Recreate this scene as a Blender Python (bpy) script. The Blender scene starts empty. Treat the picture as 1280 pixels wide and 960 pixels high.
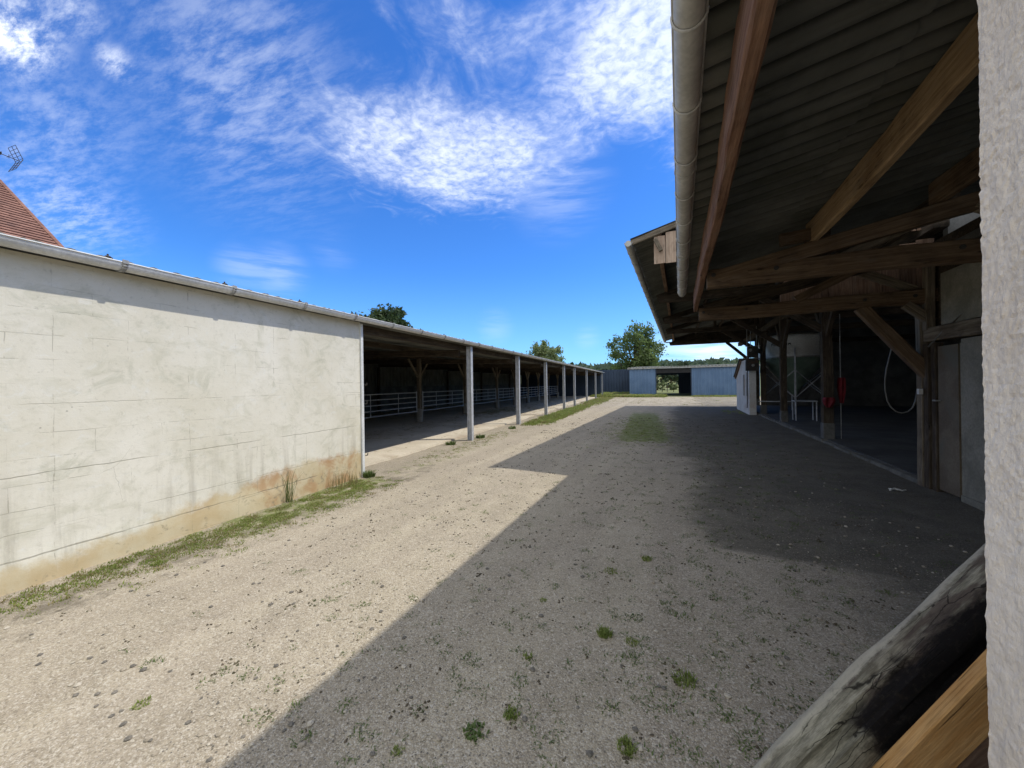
import bpy, math, random
from mathutils import Vector, Matrix, noise as mnoise
random.seed(7)
R = math.radians
sc = bpy.context.scene
COL = sc.collection
I4 = Matrix.Identity(4)
LF = Matrix.Rotation(R(4.3), 4, 'Z')          # axis of the long cattle shed on the left
W = {}                                         # world matrices of what has been built

# ------------------------------------------------------------------ helpers
class MB:
    def __init__(s): s.v = []; s.f = []; s.m = []
    def add(s, vs, fs, mi=0):
        n = len(s.v); s.v += [tuple(p) for p in vs]
        s.f += [tuple(n+i for i in f) for f in fs]; s.m += [mi]*len(fs)
    def box(s, a, b, mi=0, M=None):
        (x0, y0, z0), (x1, y1, z1) = a, b
        vs = [(x0,y0,z0),(x1,y0,z0),(x1,y1,z0),(x0,y1,z0),(x0,y0,z1),(x1,y0,z1),(x1,y1,z1),(x0,y1,z1)]
        if M is not None: vs = [M @ Vector(p) for p in vs]
        s.add(vs, [(0,3,2,1),(4,5,6,7),(0,1,5,4),(1,2,6,5),(2,3,7,6),(3,0,4,7)], mi)
    def tube(s, pts, r, n=8, cap=True, mi=0):
        pts = [Vector(p) for p in pts]; rings = []
        rr = r if isinstance(r, (list, tuple)) else [r]*len(pts)
        ref = None
        for i, p in enumerate(pts):
            d = (pts[min(i+1, len(pts)-1)] - pts[max(i-1, 0)]).normalized()
            if ref is None: ref = d.orthogonal().normalized()
            ref = (ref - d*ref.dot(d))
            ref = ref.normalized() if ref.length > 1e-5 else d.orthogonal().normalized()
            b = d.cross(ref)
            rings.append([p + (ref*math.cos(2*math.pi*k/n) + b*math.sin(2*math.pi*k/n))*rr[i] for k in range(n)])
        vs = [q for g in rings for q in g]; fs = []
        for i in range(len(rings)-1):
            for k in range(n):
                fs.append((i*n+k, i*n+(k+1)%n, (i+1)*n+(k+1)%n, (i+1)*n+k))
        if cap: fs.append(tuple(range(n-1, -1, -1))); fs.append(tuple((len(rings)-1)*n+k for k in range(n)))
        s.add(vs, fs, mi)
    def prism(s, prof, a, b, mi=0):
        """prof: closed (p,q) polygon; a,b functions mapping (p,q)->3d for both ends"""
        n = len(prof)
        vs = [a(*p) for p in prof] + [b(*p) for p in prof]
        fs = [tuple(range(n-1,-1,-1)), tuple(range(n, 2*n))] + [(i, (i+1)%n, n+(i+1)%n, n+i) for i in range(n)]
        s.add(vs, fs, mi)

def setp(o, label=None, cat=None, group=None, kind=None):
    if label: o['label'] = label
    if cat: o['category'] = cat
    if group: o['group'] = group
    if kind: o['kind'] = kind
    return o

def place(o, Wm, parent=None):
    COL.objects.link(o); W[o.name] = Wm
    if parent is not None:
        o.parent = parent; o.matrix_basis = W[parent.name].inverted() @ Wm
    else: o.matrix_basis = Wm
    return o

def mk(name, mb, mats, parent=None, frame=I4, smooth=False, loc=None):
    me = bpy.data.meshes.new(name); me.from_pydata(mb.v, [], mb.f)
    if not isinstance(mats, (list, tuple)): mats = [mats]
    for m in mats: me.materials.append(m)
    if len(mats) > 1: me.polygons.foreach_set('material_index', mb.m)
    if smooth is True: me.polygons.foreach_set('use_smooth', [True]*len(me.polygons))
    me.update()
    o = bpy.data.objects.new(name, me)
    Wm = frame if loc is None else frame @ Matrix.Translation(loc)
    place(o, Wm, parent)
    if smooth == 'auto':
        me.polygons.foreach_set('use_smooth', [True]*len(me.polygons))
        me.set_sharp_from_angle(angle=R(35))
    return o

def thing(name, label, cat, loc=(0,0,0), frame=I4, group=None, rz=0):
    o = bpy.data.objects.new(name, None); o.empty_display_size = .2
    place(o, frame @ Matrix.Translation(loc) @ Matrix.Rotation(rz, 4, 'Z'))
    return setp(o, label, cat, group)

def dup(root, Wm, label=None, group=None):
    r = root.copy(); COL.objects.link(r); r.matrix_basis = Wm; W[r.name] = Wm
    if label: r['label'] = label
    if group: r['group'] = group
    for ch in list(root.children):
        c = ch.copy(); COL.objects.link(c); c.parent = r; c.matrix_basis = ch.matrix_basis.copy()
        for g in list(ch.children):
            d = g.copy(); COL.objects.link(d); d.parent = c; d.matrix_basis = g.matrix_basis.copy()
    return r

def beam(name, p0, p1, w, h, mat, parent=None, frame=I4, jit=.004, ch=.008, roll=0., seg=.22, taper=1., ragged=False):
    """squared timber along its own X axis; w sideways, h up"""
    p0 = Vector(p0); p1 = Vector(p1); d = p1-p0; L = d.length; x = d/L
    up = Vector((0,0,1)) if abs(x.z) < .95 else Vector((0,1,0))
    y = up.cross(x).normalized(); z = x.cross(y)
    M = Matrix(((x.x,y.x,z.x,p0.x),(x.y,y.y,z.y,p0.y),(x.z,y.z,z.z,p0.z),(0,0,0,1))) @ Matrix.Rotation(roll, 4, 'X')
    n = max(2, int(L/seg)); mb = MB(); rings = []
    a, b = w/2, h/2
    prof = [(-a+ch,-b),(a-ch,-b),(a,-b+ch),(a,b-ch),(a-ch,b),(-a+ch,b),(-a,b-ch),(-a,-b+ch)]
    sd = random.random()*100
    for i in range(n+1):
        X = L*i/n; k = 1+(taper-1)*i/n
        oy = mnoise.noise((X*.6, sd, 0))*jit*2.5; oz = mnoise.noise((X*.6, 0, sd))*jit*2.5
        for j, (py, pz) in enumerate(prof):
            e = mnoise.noise((X*3, j*1.7+sd, 5))*jit
            ex = 0
            if ragged and i in (0, n): ex = random.uniform(-.08, .08)
            mb.v.append((X+ex, py*k+oy+e*(1 if py>0 else -1), pz*k+oz+e))
    for i in range(n):
        for j in range(8):
            mb.f.append((i*8+j, i*8+(j+1)%8, (i+1)*8+(j+1)%8, (i+1)*8+j))
    mb.f.append(tuple(range(7,-1,-1))); mb.f.append(tuple(n*8+k for k in range(8)))
    mb.m = [0]*len(mb.f)
    return mk(name, mb, mat, parent, frame @ M)

def corr(O, A, S, LA, LS, wave=.177, amp=.026, th=.007, k=8, lap=1.45, edge_r=0.0, sharp=0):
    """corrugated sheeting: O corner at eave, A along eave, S up the slope"""
    O, A, S = Vector(O), Vector(A).normalized(), Vector(S).normalized(); N = A.cross(S).normalized()
    if N.z < 0 and abs(N.z) > .1: N = -N
    mb = MB(); na = max(2, int(LA/wave*k)); rows = []
    ns = max(1, int(round(LS/lap))); 
    for r in range(ns):
        s0 = LS*r/ns - (.0 if r == 0 else .12); s1 = LS*(r+1)/ns; base = len(mb.v)
        for (off, s) in ((0, s0), (0, s1), (th, s0), (th, s1)):
            for i in range(na+1):
                a = LA*i/na; h = (amp*math.cos(2*math.pi*a/wave) if not sharp else amp*(1-2*abs(math.sin(math.pi*a/wave))**sharp)) + off + (.012 if s == s0 else 0.)
                ss = s
                if r == 0 and s == s0:
                    ss += edge_r*mnoise.noise((math.floor(a/.92)*3.3, 2, 1))
                mb.v.append(tuple(O + A*a + S*ss + N*h))
        m = na+1
        for i in range(na):
            mb.f.append((base+i, base+i+1, base+m+i+1, base+m+i))
            mb.f.append((base+2*m+i+1, base+2*m+i, base+3*m+i, base+3*m+i+1))
            mb.f.append((base+i+1, base+i, base+2*m+i, base+2*m+i+1))
            mb.f.append((base+m+i, base+m+i+1, base+3*m+i+1, base+3*m+i))
        for e in (0, na): mb.f.append((base+e, base+m+e, base+3*m+e, base+2*m+e))
    mb.m = [0]*len(mb.f)
    return mb

def ribbed(x0, x1, z0, z1, y, pitch=.5, depth=.04, th=.004, sgn=-1):
    """trapezoid wall sheeting in the plane y, ribs stand out by depth towards sgn"""
    mb = MB(); xs = []; x = x0
    while x < x1:
        for dx, dd in ((0,0),(pitch*.62,0),(pitch*.68,1),(pitch*.92,1),(pitch*.98,0)):
            if x+dx < x1: xs.append((x+dx, dd))
        x += pitch
    xs.append((x1, 0)); n = len(xs)
    for zz, o in ((z0,0),(z1,0),(z0,th),(z1,th)):
        for X, dd in xs: mb.v.append((X, y+sgn*(dd*depth)-sgn*o, zz))
    for i in range(n-1):
        mb.f += [(i, i+1, n+i+1, n+i), (2*n+i+1, 2*n+i, 3*n+i, 3*n+i+1), (n+i, n+i+1, 3*n+i+1, 3*n+i), (i+1, i, 2*n+i, 2*n+i+1)]
    mb.m = [0]*len(mb.f)
    return mb

def half_gutter(p0, p1, r, th=.004, n=10, seg=None):
    """open half-round gutter between two points"""
    p0, p1 = Vector(p0), Vector(p1); d = (p1-p0); L = d.length; d.normalize()
    side = d.cross(Vector((0,0,1))).normalized(); mb = MB()
    prof = [(math.cos(math.pi+math.pi*k/n)*r, math.sin(math.pi+math.pi*k/n)*r) for k in range(n+1)]
    inn = [(math.cos(math.pi+math.pi*k/n)*(r-th), math.sin(math.pi+math.pi*k/n)*(r-th)) for k in range(n, -1, -1)]
    # rolled lip on the open side
    P = prof + inn
    A = lambda s: [p0 + d*s + side*a + Vector((0,0,b)) for a, b in P]
    m = len(P); ns = max(1, int(L/2.0)); vs = []
    for i in range(ns+1): vs += A(L*i/ns)
    fs = []
    for i in range(ns):
        for k in range(m): fs.append((i*m+k, i*m+(k+1)%m, (i+1)*m+(k+1)%m, (i+1)*m+k))
    for k in range(n):
        fs.append((k, k+1, m-2-k, m-1-k)); b = ns*m
        fs.append((b+k+1, b+k, b+m-1-k, b+m-2-k))
    mb.add(vs, fs)
    for sg in (-1, 1):
        mb.tube([p0+side*r*sg, p1+side*r*sg], .008 if r > .05 else .006, 6)
    return mb

# ------------------------------------------------------------------ materials
def newmat(name):
    m = bpy.data.materials.new(name); m.use_nodes = True
    nt = m.node_tree; nt.nodes.clear()
    out = nt.nodes.new('ShaderNodeOutputMaterial'); b = nt.nodes.new('ShaderNodeBsdfPrincipled')
    nt.links.new(b.outputs[0], out.inputs[0]); b.inputs['Specular IOR Level'].default_value = .3
    return m, nt, b

class G:
    """small node graph writer"""
    def __init__(s, nt): s.nt = nt
    def n(s, t, **kw):
        x = s.nt.nodes.new(t)
        for k, v in kw.items(): setattr(x, k, v)
        return x
    def lk(s, a, b): s.nt.links.new(a, b)
    def val(s, sock, v):
        if hasattr(v, 'is_linked') or hasattr(v, 'links'): s.lk(v, sock)
        else: sock.default_value = v
    def coord(s, kind='Object'): return s.n('ShaderNodeTexCoord').outputs[kind]
    def pos(s): return s.n('ShaderNodeNewGeometry').outputs['Position']
    def map(s, v, scale=(1,1,1), loc=(0,0,0), rot=(0,0,0)):
        m = s.n('ShaderNodeMapping'); s.lk(v, m.inputs[0]); m.inputs[1].default_value = loc
        m.inputs[2].default_value = rot; m.inputs[3].default_value = scale; return m.outputs[0]
    def noise(s, v, sc_, det=4, rough=.55, dist=0, col=False):
        m = s.n('ShaderNodeTexNoise'); s.lk(v, m.inputs['Vector']); m.inputs['Scale'].default_value = sc_
        m.inputs['Detail'].default_value = det; m.inputs['Roughness'].default_value = rough
        m.inputs['Distortion'].default_value = dist; return m.outputs['Color' if col else 'Fac']
    def vor(s, v, sc_, feat='F1', out='Distance', rnd=1):
        m = s.n('ShaderNodeTexVoronoi', feature=feat); s.lk(v, m.inputs['Vector']); m.inputs['Scale'].default_value = sc_
        m.inputs['Randomness'].default_value = rnd; return m.outputs[out]
    def mr(s, v, a, b, c=0, d=1, smooth=True):
        m = s.n('ShaderNodeMapRange', interpolation_type='SMOOTHSTEP' if smooth else 'LINEAR')
        s.lk(v, m.inputs[0])
        for i, x in zip((1,2,3,4), (a,b,c,d)): s.val(m.inputs[i], x)
        return m.outputs[0]
    def math(s, op, a, b=0., c=0., clamp=False):
        m = s.n('ShaderNodeMath', operation=op, use_clamp=clamp)
        for i, x in enumerate((a,b,c)): s.val(m.inputs[i], x)
        return m.outputs[0]
    def mix(s, f, a, b, mode='MIX'):
        m = s.n('ShaderNodeMix', data_type='RGBA', blend_type=mode); s.val(m.inputs[0], f)
        for i, x in ((6,a),(7,b)):
            if isinstance(x, tuple): x = (*x[:3], 1)
            s.val(m.inputs[i], x)
        return m.outputs[2]
    def sep(s, v): 
        m = s.n('ShaderNodeSeparateXYZ'); s.lk(v, m.inputs[0]); return m.outputs
    def comb(s, x, y, z=0.):
        m = s.n('ShaderNodeCombineXYZ')
        for i, q in enumerate((x,y,z)): s.val(m.inputs[i], q)
        return m.outputs[0]
    def bump(s, bsdf, h, strength=.5, dist=.01, prev=None):
        m = s.n('ShaderNodeBump'); s.lk(h, m.inputs['Height']); m.inputs['Strength'].default_value = strength
        m.inputs['Distance'].default_value = dist
        if prev is not None: s.lk(prev, m.inputs['Normal'])
        s.lk(m.outputs[0], bsdf.inputs['Normal']); return m.outputs[0]

def wood(name, dark, light, stain=(.05,.035,.025), stain_amt=.5, grain=1., rough=.85, lx=1.):
    m, nt, b = newmat(name); g = G(nt); c = g.coord()
    oi = g.n('ShaderNodeObjectInfo').outputs['Random']; c0 = c
    v = g.n('ShaderNodeVectorMath', operation='ADD'); g.lk(c, v.inputs[0])
    cb = g.comb(g.math('MULTIPLY', oi, 37.), g.math('MULTIPLY', oi, 11.), 0.); g.lk(cb, v.inputs[1]); c = v.outputs[0]
    gr = g.noise(g.map(c, (1.2*lx, 26, 26)), 1.5*grain, 7, .7, .4)
    fine = g.noise(g.map(c, (3*lx, 120, 120)), 2., 4, .65)
    big = g.noise(c, 1.7, 4, .6)
    kn = g.vor(g.map(c, (1.4, 5, 5)), 1.3)
    col = g.mix(g.mr(gr, .32, .68), dark, light)
    col = g.mix(g.math('MULTIPLY', g.mr(big, .45, .72), stain_amt), col, stain)
    col = g.mix(g.mr(fine, .35, .6, .35, 0), col, tuple(x*.45 for x in dark))
    col = g.mix(g.mr(kn, .05, .11, .8, 0), col, tuple(x*.35 for x in dark))
    dust = g.noise(g.map(c, (.8,3,3)), 3., 7, .7)
    col = g.mix(g.mr(dust, .5, .72, 0, .4), col, (.20,.17,.135))
    col = g.mix(g.mr(dust, .28, .42, .45, 0), col, tuple(x*.4 for x in dark))
    # drying cracks
    cr = g.mr(g.noise(g.map(c, (.9, 34, 34)), 1., 2, .5, .2), .49, .505, 0, 1)
    cr2 = g.mr(g.noise(g.map(c, (.9, 34, 34)), 1., 2, .5, .2), .505, .52, 1, 0)
    crk = g.math('MULTIPLY', g.math('MULTIPLY', cr, cr2), g.mr(big, .5, .6))
    col = g.mix(g.math('MULTIPLY', crk, .8), col, (.01,.008,.006))
    g.lk(col, b.inputs['Base Color']); b.inputs['Roughness'].default_value = .95; b.inputs['Specular IOR Level'].default_value = .1
    h = g.math('SUBTRACT', g.math('ADD', gr, g.math('MULTIPLY', fine, .4)), crk)
    g.bump(b, h, .6, .006)
    return m

def speck(name, c1, c2, c3=None, sc_=3., fine=40., rough=.9, bump=.4, bdist=.004, metal=0., c3amt=.6, streak=None):
    m, nt, b = newmat(name); g = G(nt); c = g.coord()
    n1 = g.noise(c, sc_, 6, .62, .3); n2 = g.noise(c, fine, 4, .6)
    col = g.mix(g.mr(n1, .35, .65), c1, c2)
    col = g.mix(g.mr(n2, .3, .7, .35, 0), col, tuple(x*.5 for x in c1))
    if c3:
        n3 = g.noise(g.map(c, streak or (1,1,1), (3,7,1)), sc_*.8, 5, .65, .6)
        col = g.mix(g.mr(n3, .5, .68, 0, c3amt), col, c3)
    g.lk(col, b.inputs['Base Color']); b.inputs['Roughness'].default_value = rough; b.inputs['Metallic'].default_value = metal
    g.bump(b, g.math('ADD', n2, n1), bump, bdist)
    return m

M = {}
M['wood_brown'] = wood('brown_timber', (.115,.075,.046), (.235,.165,.105), (.06,.043,.032), .55)
M['wood_red'] = wood('reddish_timber', (.15,.078,.05), (.28,.165,.108), (.085,.052,.038), .5)
M['wood_tan'] = wood('tan_timber', (.24,.16,.085), (.41,.29,.17), (.14,.085,.045), .55)
M['wood_grey'] = wood('grey_timber', (.13,.105,.075), (.30,.25,.185), (.07,.055,.04), .6)
M['wood_dark'] = wood('dark_timber', (.045,.036,.028), (.11,.085,.06), (.02,.016,.013), .5)
M['wood_log'] = wood('weathered_timber', (.12,.11,.075), (.33,.31,.235), (.07,.045,.035), .75)
M['wood_char'] = wood('charred_timber', (.006,.005,.005), (.018,.016,.014), (.05,.038,.03), .5)
M['wood_new'] = wood('fresh_orange_timber', (.42,.215,.07), (.56,.34,.14), (.34,.17,.06), .35, .8, lx=2.)
M['wood_board'] = wood('weathered_board', (.17,.10,.065), (.33,.22,.15), (.08,.05,.035), .5)
M['wood_board_pale'] = wood('pale_board', (.34,.24,.17), (.55,.42,.32), (.2,.13,.09), .4)
M['fibre'] = speck('fibre_cement', (.135,.137,.12), (.21,.21,.187), (.065,.07,.05), 1.2, 30, .95, .5, .004, streak=(1,1,1))
M['fibre_light'] = speck('fibre_cement_light', (.36,.36,.34), (.5,.5,.47), (.2,.2,.15), 1.5, 30, .95, .4, .004)
M['zinc'] = speck('zinc_gutter', (.42,.41,.375), (.54,.53,.49), (.33,.31,.27), 2., 25, .6, .08, .002, metal=.15, c3amt=.4)
M['gutter_white'] = speck('white_gutter', (.62,.63,.62), (.74,.75,.74), (.45,.44,.38), 2.5, 30, .45, .08, .002, c3amt=.45)
M['galv'] = speck('galvanised_steel', (.42,.44,.47), (.58,.60,.63), (.32,.32,.33), 6., 50, .5, .08, .001, metal=.1)
M['galv_dull'] = speck('dull_galvanised_steel', (.30,.30,.29), (.42,.42,.40), (.16,.13,.10), 6., 50, .6, .08, .001, metal=.3)
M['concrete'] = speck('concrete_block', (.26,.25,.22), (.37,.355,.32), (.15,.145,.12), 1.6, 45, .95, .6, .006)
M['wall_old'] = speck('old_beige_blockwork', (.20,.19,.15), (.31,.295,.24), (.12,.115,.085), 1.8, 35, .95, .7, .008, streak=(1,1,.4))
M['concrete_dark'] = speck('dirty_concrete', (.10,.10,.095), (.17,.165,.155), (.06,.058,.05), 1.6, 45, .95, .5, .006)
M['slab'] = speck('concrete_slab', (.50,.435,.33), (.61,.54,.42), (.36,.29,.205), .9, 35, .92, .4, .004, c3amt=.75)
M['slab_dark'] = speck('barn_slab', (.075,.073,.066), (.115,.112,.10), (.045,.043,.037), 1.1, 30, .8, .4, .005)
M['kerb'] = speck('kerb_stone', (.13,.125,.105), (.21,.20,.17), (.07,.07,.055), 3., 40, .95, .7, .008)
M['black'] = speck('black_plastic', (.012,.012,.013), (.022,.022,.024), None, 3, 30, .5, .05)
M['cable'] = speck('grey_cable', (.13,.13,.12), (.19,.19,.175), None, 3, 30, .5, .05)
M['red'] = speck('red_cloth', (.11,.009,.014), (.18,.014,.022), (.16,.01,.015), 7, 40, .7, .3)
M['white_plastic'] = speck('white_plastic', (.62,.62,.60), (.74,.74,.72), (.4,.4,.37), 5, 40, .4, .05)
M['steel_dark'] = speck('painted_dark_steel', (.035,.033,.03), (.07,.065,.055), (.12,.05,.02), 5, 40, .6, .2, c3amt=.5)
M['silo_cone'] = speck('green_grp', (.20,.28,.21), (.30,.38,.30), (.10,.13,.10), 1.2, 20, .45, .1)
M['silo_band'] = speck('cream_grp', (.74,.74,.69), (.82,.82,.78), (.42,.42,.36), 1.5, 20, .5, .1)
M['letters'] = speck('dark_letters', (.03,.03,.035), (.05,.05,.055), None, 3, 30, .6, .05)
M['bark'] = speck('bark', (.07,.052,.035), (.14,.11,.08), (.04,.03,.02), 4, 25, .95, .9, .03)
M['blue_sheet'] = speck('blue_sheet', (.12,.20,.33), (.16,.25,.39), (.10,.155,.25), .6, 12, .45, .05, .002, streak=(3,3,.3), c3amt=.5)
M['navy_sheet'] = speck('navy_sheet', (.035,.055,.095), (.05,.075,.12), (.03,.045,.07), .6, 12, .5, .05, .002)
M['white_render_dim'] = speck('white_annex_render', (.62,.62,.60), (.74,.74,.72), (.45,.33,.26), .9, 30, .9, .3, .004, c3amt=.55)

def mat_corr(name, y0, wave=.177):
    m, nt, b = newmat(name); g = G(nt); c = g.coord(); s = g.sep(c)
    n1 = g.noise(c, 1.3, 6, .62, .3); n2 = g.noise(c, 40, 4, .6); st = g.noise(g.map(c, (.35, 5, .35)), 1.6, 6, .7)
    col = g.mix(g.mr(n1, .35, .65), (.085,.087,.073), (.145,.145,.127))
    col = g.mix(g.mr(st, .48, .7, 0, .6), col, (.06,.062,.045))
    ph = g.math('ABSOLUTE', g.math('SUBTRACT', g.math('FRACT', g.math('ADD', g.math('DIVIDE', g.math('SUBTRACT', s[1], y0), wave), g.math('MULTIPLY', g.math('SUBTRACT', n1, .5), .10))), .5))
    dirt_shade = g.math('MULTIPLY', g.mr(ph, .30, .47), g.mr(g.noise(g.map(c, (.8, 6, .8), (2,3,1)), 1.5, 5, .65), .30, .6, .45, 1.))  # dark lines along the valleys: groove shade painted into the sheet colour
    col = g.mix(g.math('MULTIPLY', dirt_shade, .85), col, (.022,.021,.018))
    web = g.mr(g.noise(g.map(c, (1,2,1), (9,1,2)), 5, 7, .75, .5), .6, .75, 0, .3)
    col = g.mix(web, col, (.26,.26,.24))
    g.lk(col, b.inputs['Base Color']); b.inputs['Roughness'].default_value = .95
    g.bump(b, g.math('ADD', n2, n1), .4, .004); return m
M['corr_canopy'] = mat_corr('dirty_shaded_fibre_canopy', 1.22); M['corr_barn'] = mat_corr('dirty_shaded_fibre_barn', 8.0)
def mat_wall():
    m, nt, b = newmat('stained_white_render'); g = G(nt); c = g.coord(); s = g.sep(c)
    y, z = s[1], s[2]
    wob = g.noise(c, 1.3, 3, .5)
    zz = g.math('ADD', z, g.math('MULTIPLY', g.math('SUBTRACT', wob, .5), .05))
    yy = g.math('ADD', y, g.math('MULTIPLY', g.math('SUBTRACT', g.noise(c, 2.1, 3, .5), .5), .05))
    big = g.noise(c, .9, 5, .6, .5); mid = g.noise(g.map(c, (1, 1, 1.6)), 3.2, 6, .68, .8); fine = g.noise(c, 60, 5, .7)
    trow = g.noise(g.map(c, (1, .8, 1.0), (0,0,0), (.6,0,0)), 7.5, 9, .8, .9)
    col = g.mix(g.mr(big, .32, .68), (.61,.575,.465), (.69,.66,.565))
    col = g.mix(g.mr(mid, .46, .72, 0, .42), col, (.42,.41,.30))
    col = g.mix(g.mr(trow, .53, .72, 0, .42), col, (.38,.36,.28))
    col = g.mix(g.mr(trow, .32, .47, .5, 0), col, (.67,.67,.63))
    blo = g.noise(g.map(c, (1,1,1), (4,9,2)), 1.7, 8, .72, 1.1)
    col = g.mix(g.mr(blo, .54, .66, 0, .45), col, (.40,.40,.30))
    col = g.mix(g.mr(g.noise(c, 24, 5, .7), .55, .75, 0, .35), col, (.30,.28,.21))
    # streaky grey wash in the lower half
    st = g.noise(g.map(c, (1, 7, .7)), 1.3, 5, .65)
    low = g.mr(z, .2, 1.3, 1, 0)
    col = g.mix(g.math('MULTIPLY', g.mr(st, .46, .70, 0, .5), low), col, (.33,.30,.235))
    # plinth, ochre, wettest and rustiest towards the corner
    near = g.mr(y, 1.5, 4.6)
    ph = g.math('ADD', g.math('MULTIPLY', near, .30), .20)
    edge = g.math('ADD', ph, g.math('MULTIPLY', g.math('SUBTRACT', g.noise(c, 3.1, 7, .7), .5), .5))
    pm = g.mr(g.math('SUBTRACT', edge, z), -.03, .12)
    och = g.mix(g.mr(g.noise(c, 3, 5, .6), .35, .65), (.47,.36,.195), (.54,.46,.30))
    och = g.mix(g.math('MULTIPLY', g.mr(g.noise(c, 2.2, 5, .65, .5), .42, .6), g.mr(y, 2.6, 4.1)), och, (.40,.235,.105))
    och = g.mix(g.mr(g.noise(c, 9, 5, .65, .5), .56, .7, 0, .7), och, (.20,.165,.10))
    col = g.mix(g.math('MULTIPLY', pm, .9), col, och)
    # block joints showing through as broken hair cracks
    bt = g.n('ShaderNodeTexBrick'); g.lk(g.comb(yy, zz, 0.), bt.inputs['Vector'])
    bt.inputs['Scale'].default_value = 1; bt.inputs['Brick Width'].default_value = .52; bt.inputs['Row Height'].default_value = .208
    bt.inputs['Mortar Size'].default_value = .0035; bt.inputs['Mortar Smooth'].default_value = .2
    keep = g.mr(g.noise(c, 1.35, 3, .5), .51, .63, .05, .7)
    keep2 = g.mr(g.noise(c, 7, 4, .65), .42, .56)
    crk = g.math('MULTIPLY', g.math('MULTIPLY', bt.outputs['Fac'], keep), keep2)
    wl = g.noise(c, 5, 4, .6)
    z3 = g.math('ADD', z, g.math('MULTIPLY', g.math('SUBTRACT', wl, .5), .03))
    for (h, t, st_) in ((.905, .0042, .9), (1.49, .0035, .62), (.44, .0035, .6), (.225, .006, .9)):
        ln = g.mr(g.math('ABSOLUTE', g.math('SUBTRACT', z3, h)), t*.6, t*1.4, st_, 0)
        ln = g.math('MULTIPLY', ln, g.mr(g.noise(g.map(c, (1,1,.01), (h*9,h*5,0)), 1.6, 4, .6), .40, .52))
        crk = g.math('MAXIMUM', crk, ln)
    vj = g.n('ShaderNodeTexBrick'); g.lk(g.comb(yy, g.math('ADD', zz, 40.), 0.), vj.inputs['Vector'])
    vj.inputs['Scale'].default_value = 1; vj.inputs['Brick Width'].default_value = .52; vj.inputs['Row Height'].default_value = .42; vj.inputs['Mortar Size'].default_value = .003; vj.inputs['Mortar Smooth'].default_value = .2
    vv = g.mr(g.math('ABSOLUTE', g.math('SUBTRACT', g.math('FRACT', g.math('ADD', g.math('MULTIPLY', yy, 1/.52), g.math('MULTIPLY', g.noise(g.map(c,(1,1,9)), .6, 1), .02))), .5)), .003, .007, .75, 0)
    crk = g.math('MAXIMUM', crk, g.math('MULTIPLY', vv, g.math('MULTIPLY', g.mr(g.noise(g.map(c, (1,1.5,2.2), (7,3,1)), 1.7, 3, .6), .50, .58), keep2)))
    # wandering cracks
    wc = g.vor(g.map(g.mix(.12, c, g.noise(c, 3, 4, .6, col=True)), (1,1,1)), 1.1, 'DISTANCE_TO_EDGE')
    wcm = g.math('MULTIPLY', g.mr(wc, .0005, .003, .5, 0), g.mr(g.noise(c, .8, 2, .5), .60, .66))
    crk = g.math('MAXIMUM', crk, wcm)
    col = g.mix(g.math('MULTIPLY', crk, .65), col, (.20,.18,.13))
    pits = g.math('MULTIPLY', g.mr(g.vor(c, 7.), .03, .07, 1, 0), g.mr(g.noise(c, 2, 2), .5, .6))
    col = g.mix(g.math('MULTIPLY', pits, .6), col, (.2,.19,.15))
    g.lk(col, b.inputs['Base Color']); b.inputs['Roughness'].default_value = .92
    h = g.math('SUBTRACT', g.math('ADD', g.math('MULTIPLY', fine, .25), g.math('ADD', g.math('MULTIPLY', trow, .9), mid)), g.math('MULTIPLY', crk, 1.2))
    g.bump(b, h, .32, .008)
    return m
M['wall'] = mat_wall()

def mat_render_near():
    m, nt, b = newmat('coarse_cream_render'); g = G(nt); c = g.coord()
    n1 = g.noise(c, 55, 6, .75); n2 = g.noise(g.map(c, (1,1,.45)), 22, 5, .7, .5); n3 = g.noise(c, 2.2, 4, .6)
    col = g.mix(g.mr(n3, .3, .7), (.68,.60,.50), (.76,.69,.59))
    col = g.mix(g.mr(n2, .5, .7, 0, .28), col, (.50,.45,.38))
    col = g.mix(g.mr(n1, .35, .5, .3, 0), col, (.42,.36,.29))
    sv = g.noise(g.map(c, (3,3,.5)), 3, 6, .65)
    col = g.mix(g.mr(sv, .5, .72, 0, .35), col, (.50,.43,.34))
    col = g.mix(g.mr(g.vor(c, 26), .03, .09, .5, 0), col, (.36,.31,.25))
    g.lk(col, b.inputs['Base Color']); b.inputs['Roughness'].default_value = .95
    g.bump(b, g.math('ADD', n1, g.math('MULTIPLY', n2, 1.4)), .8, .006)
    return m
M['render_near'] = mat_render_near()

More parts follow.
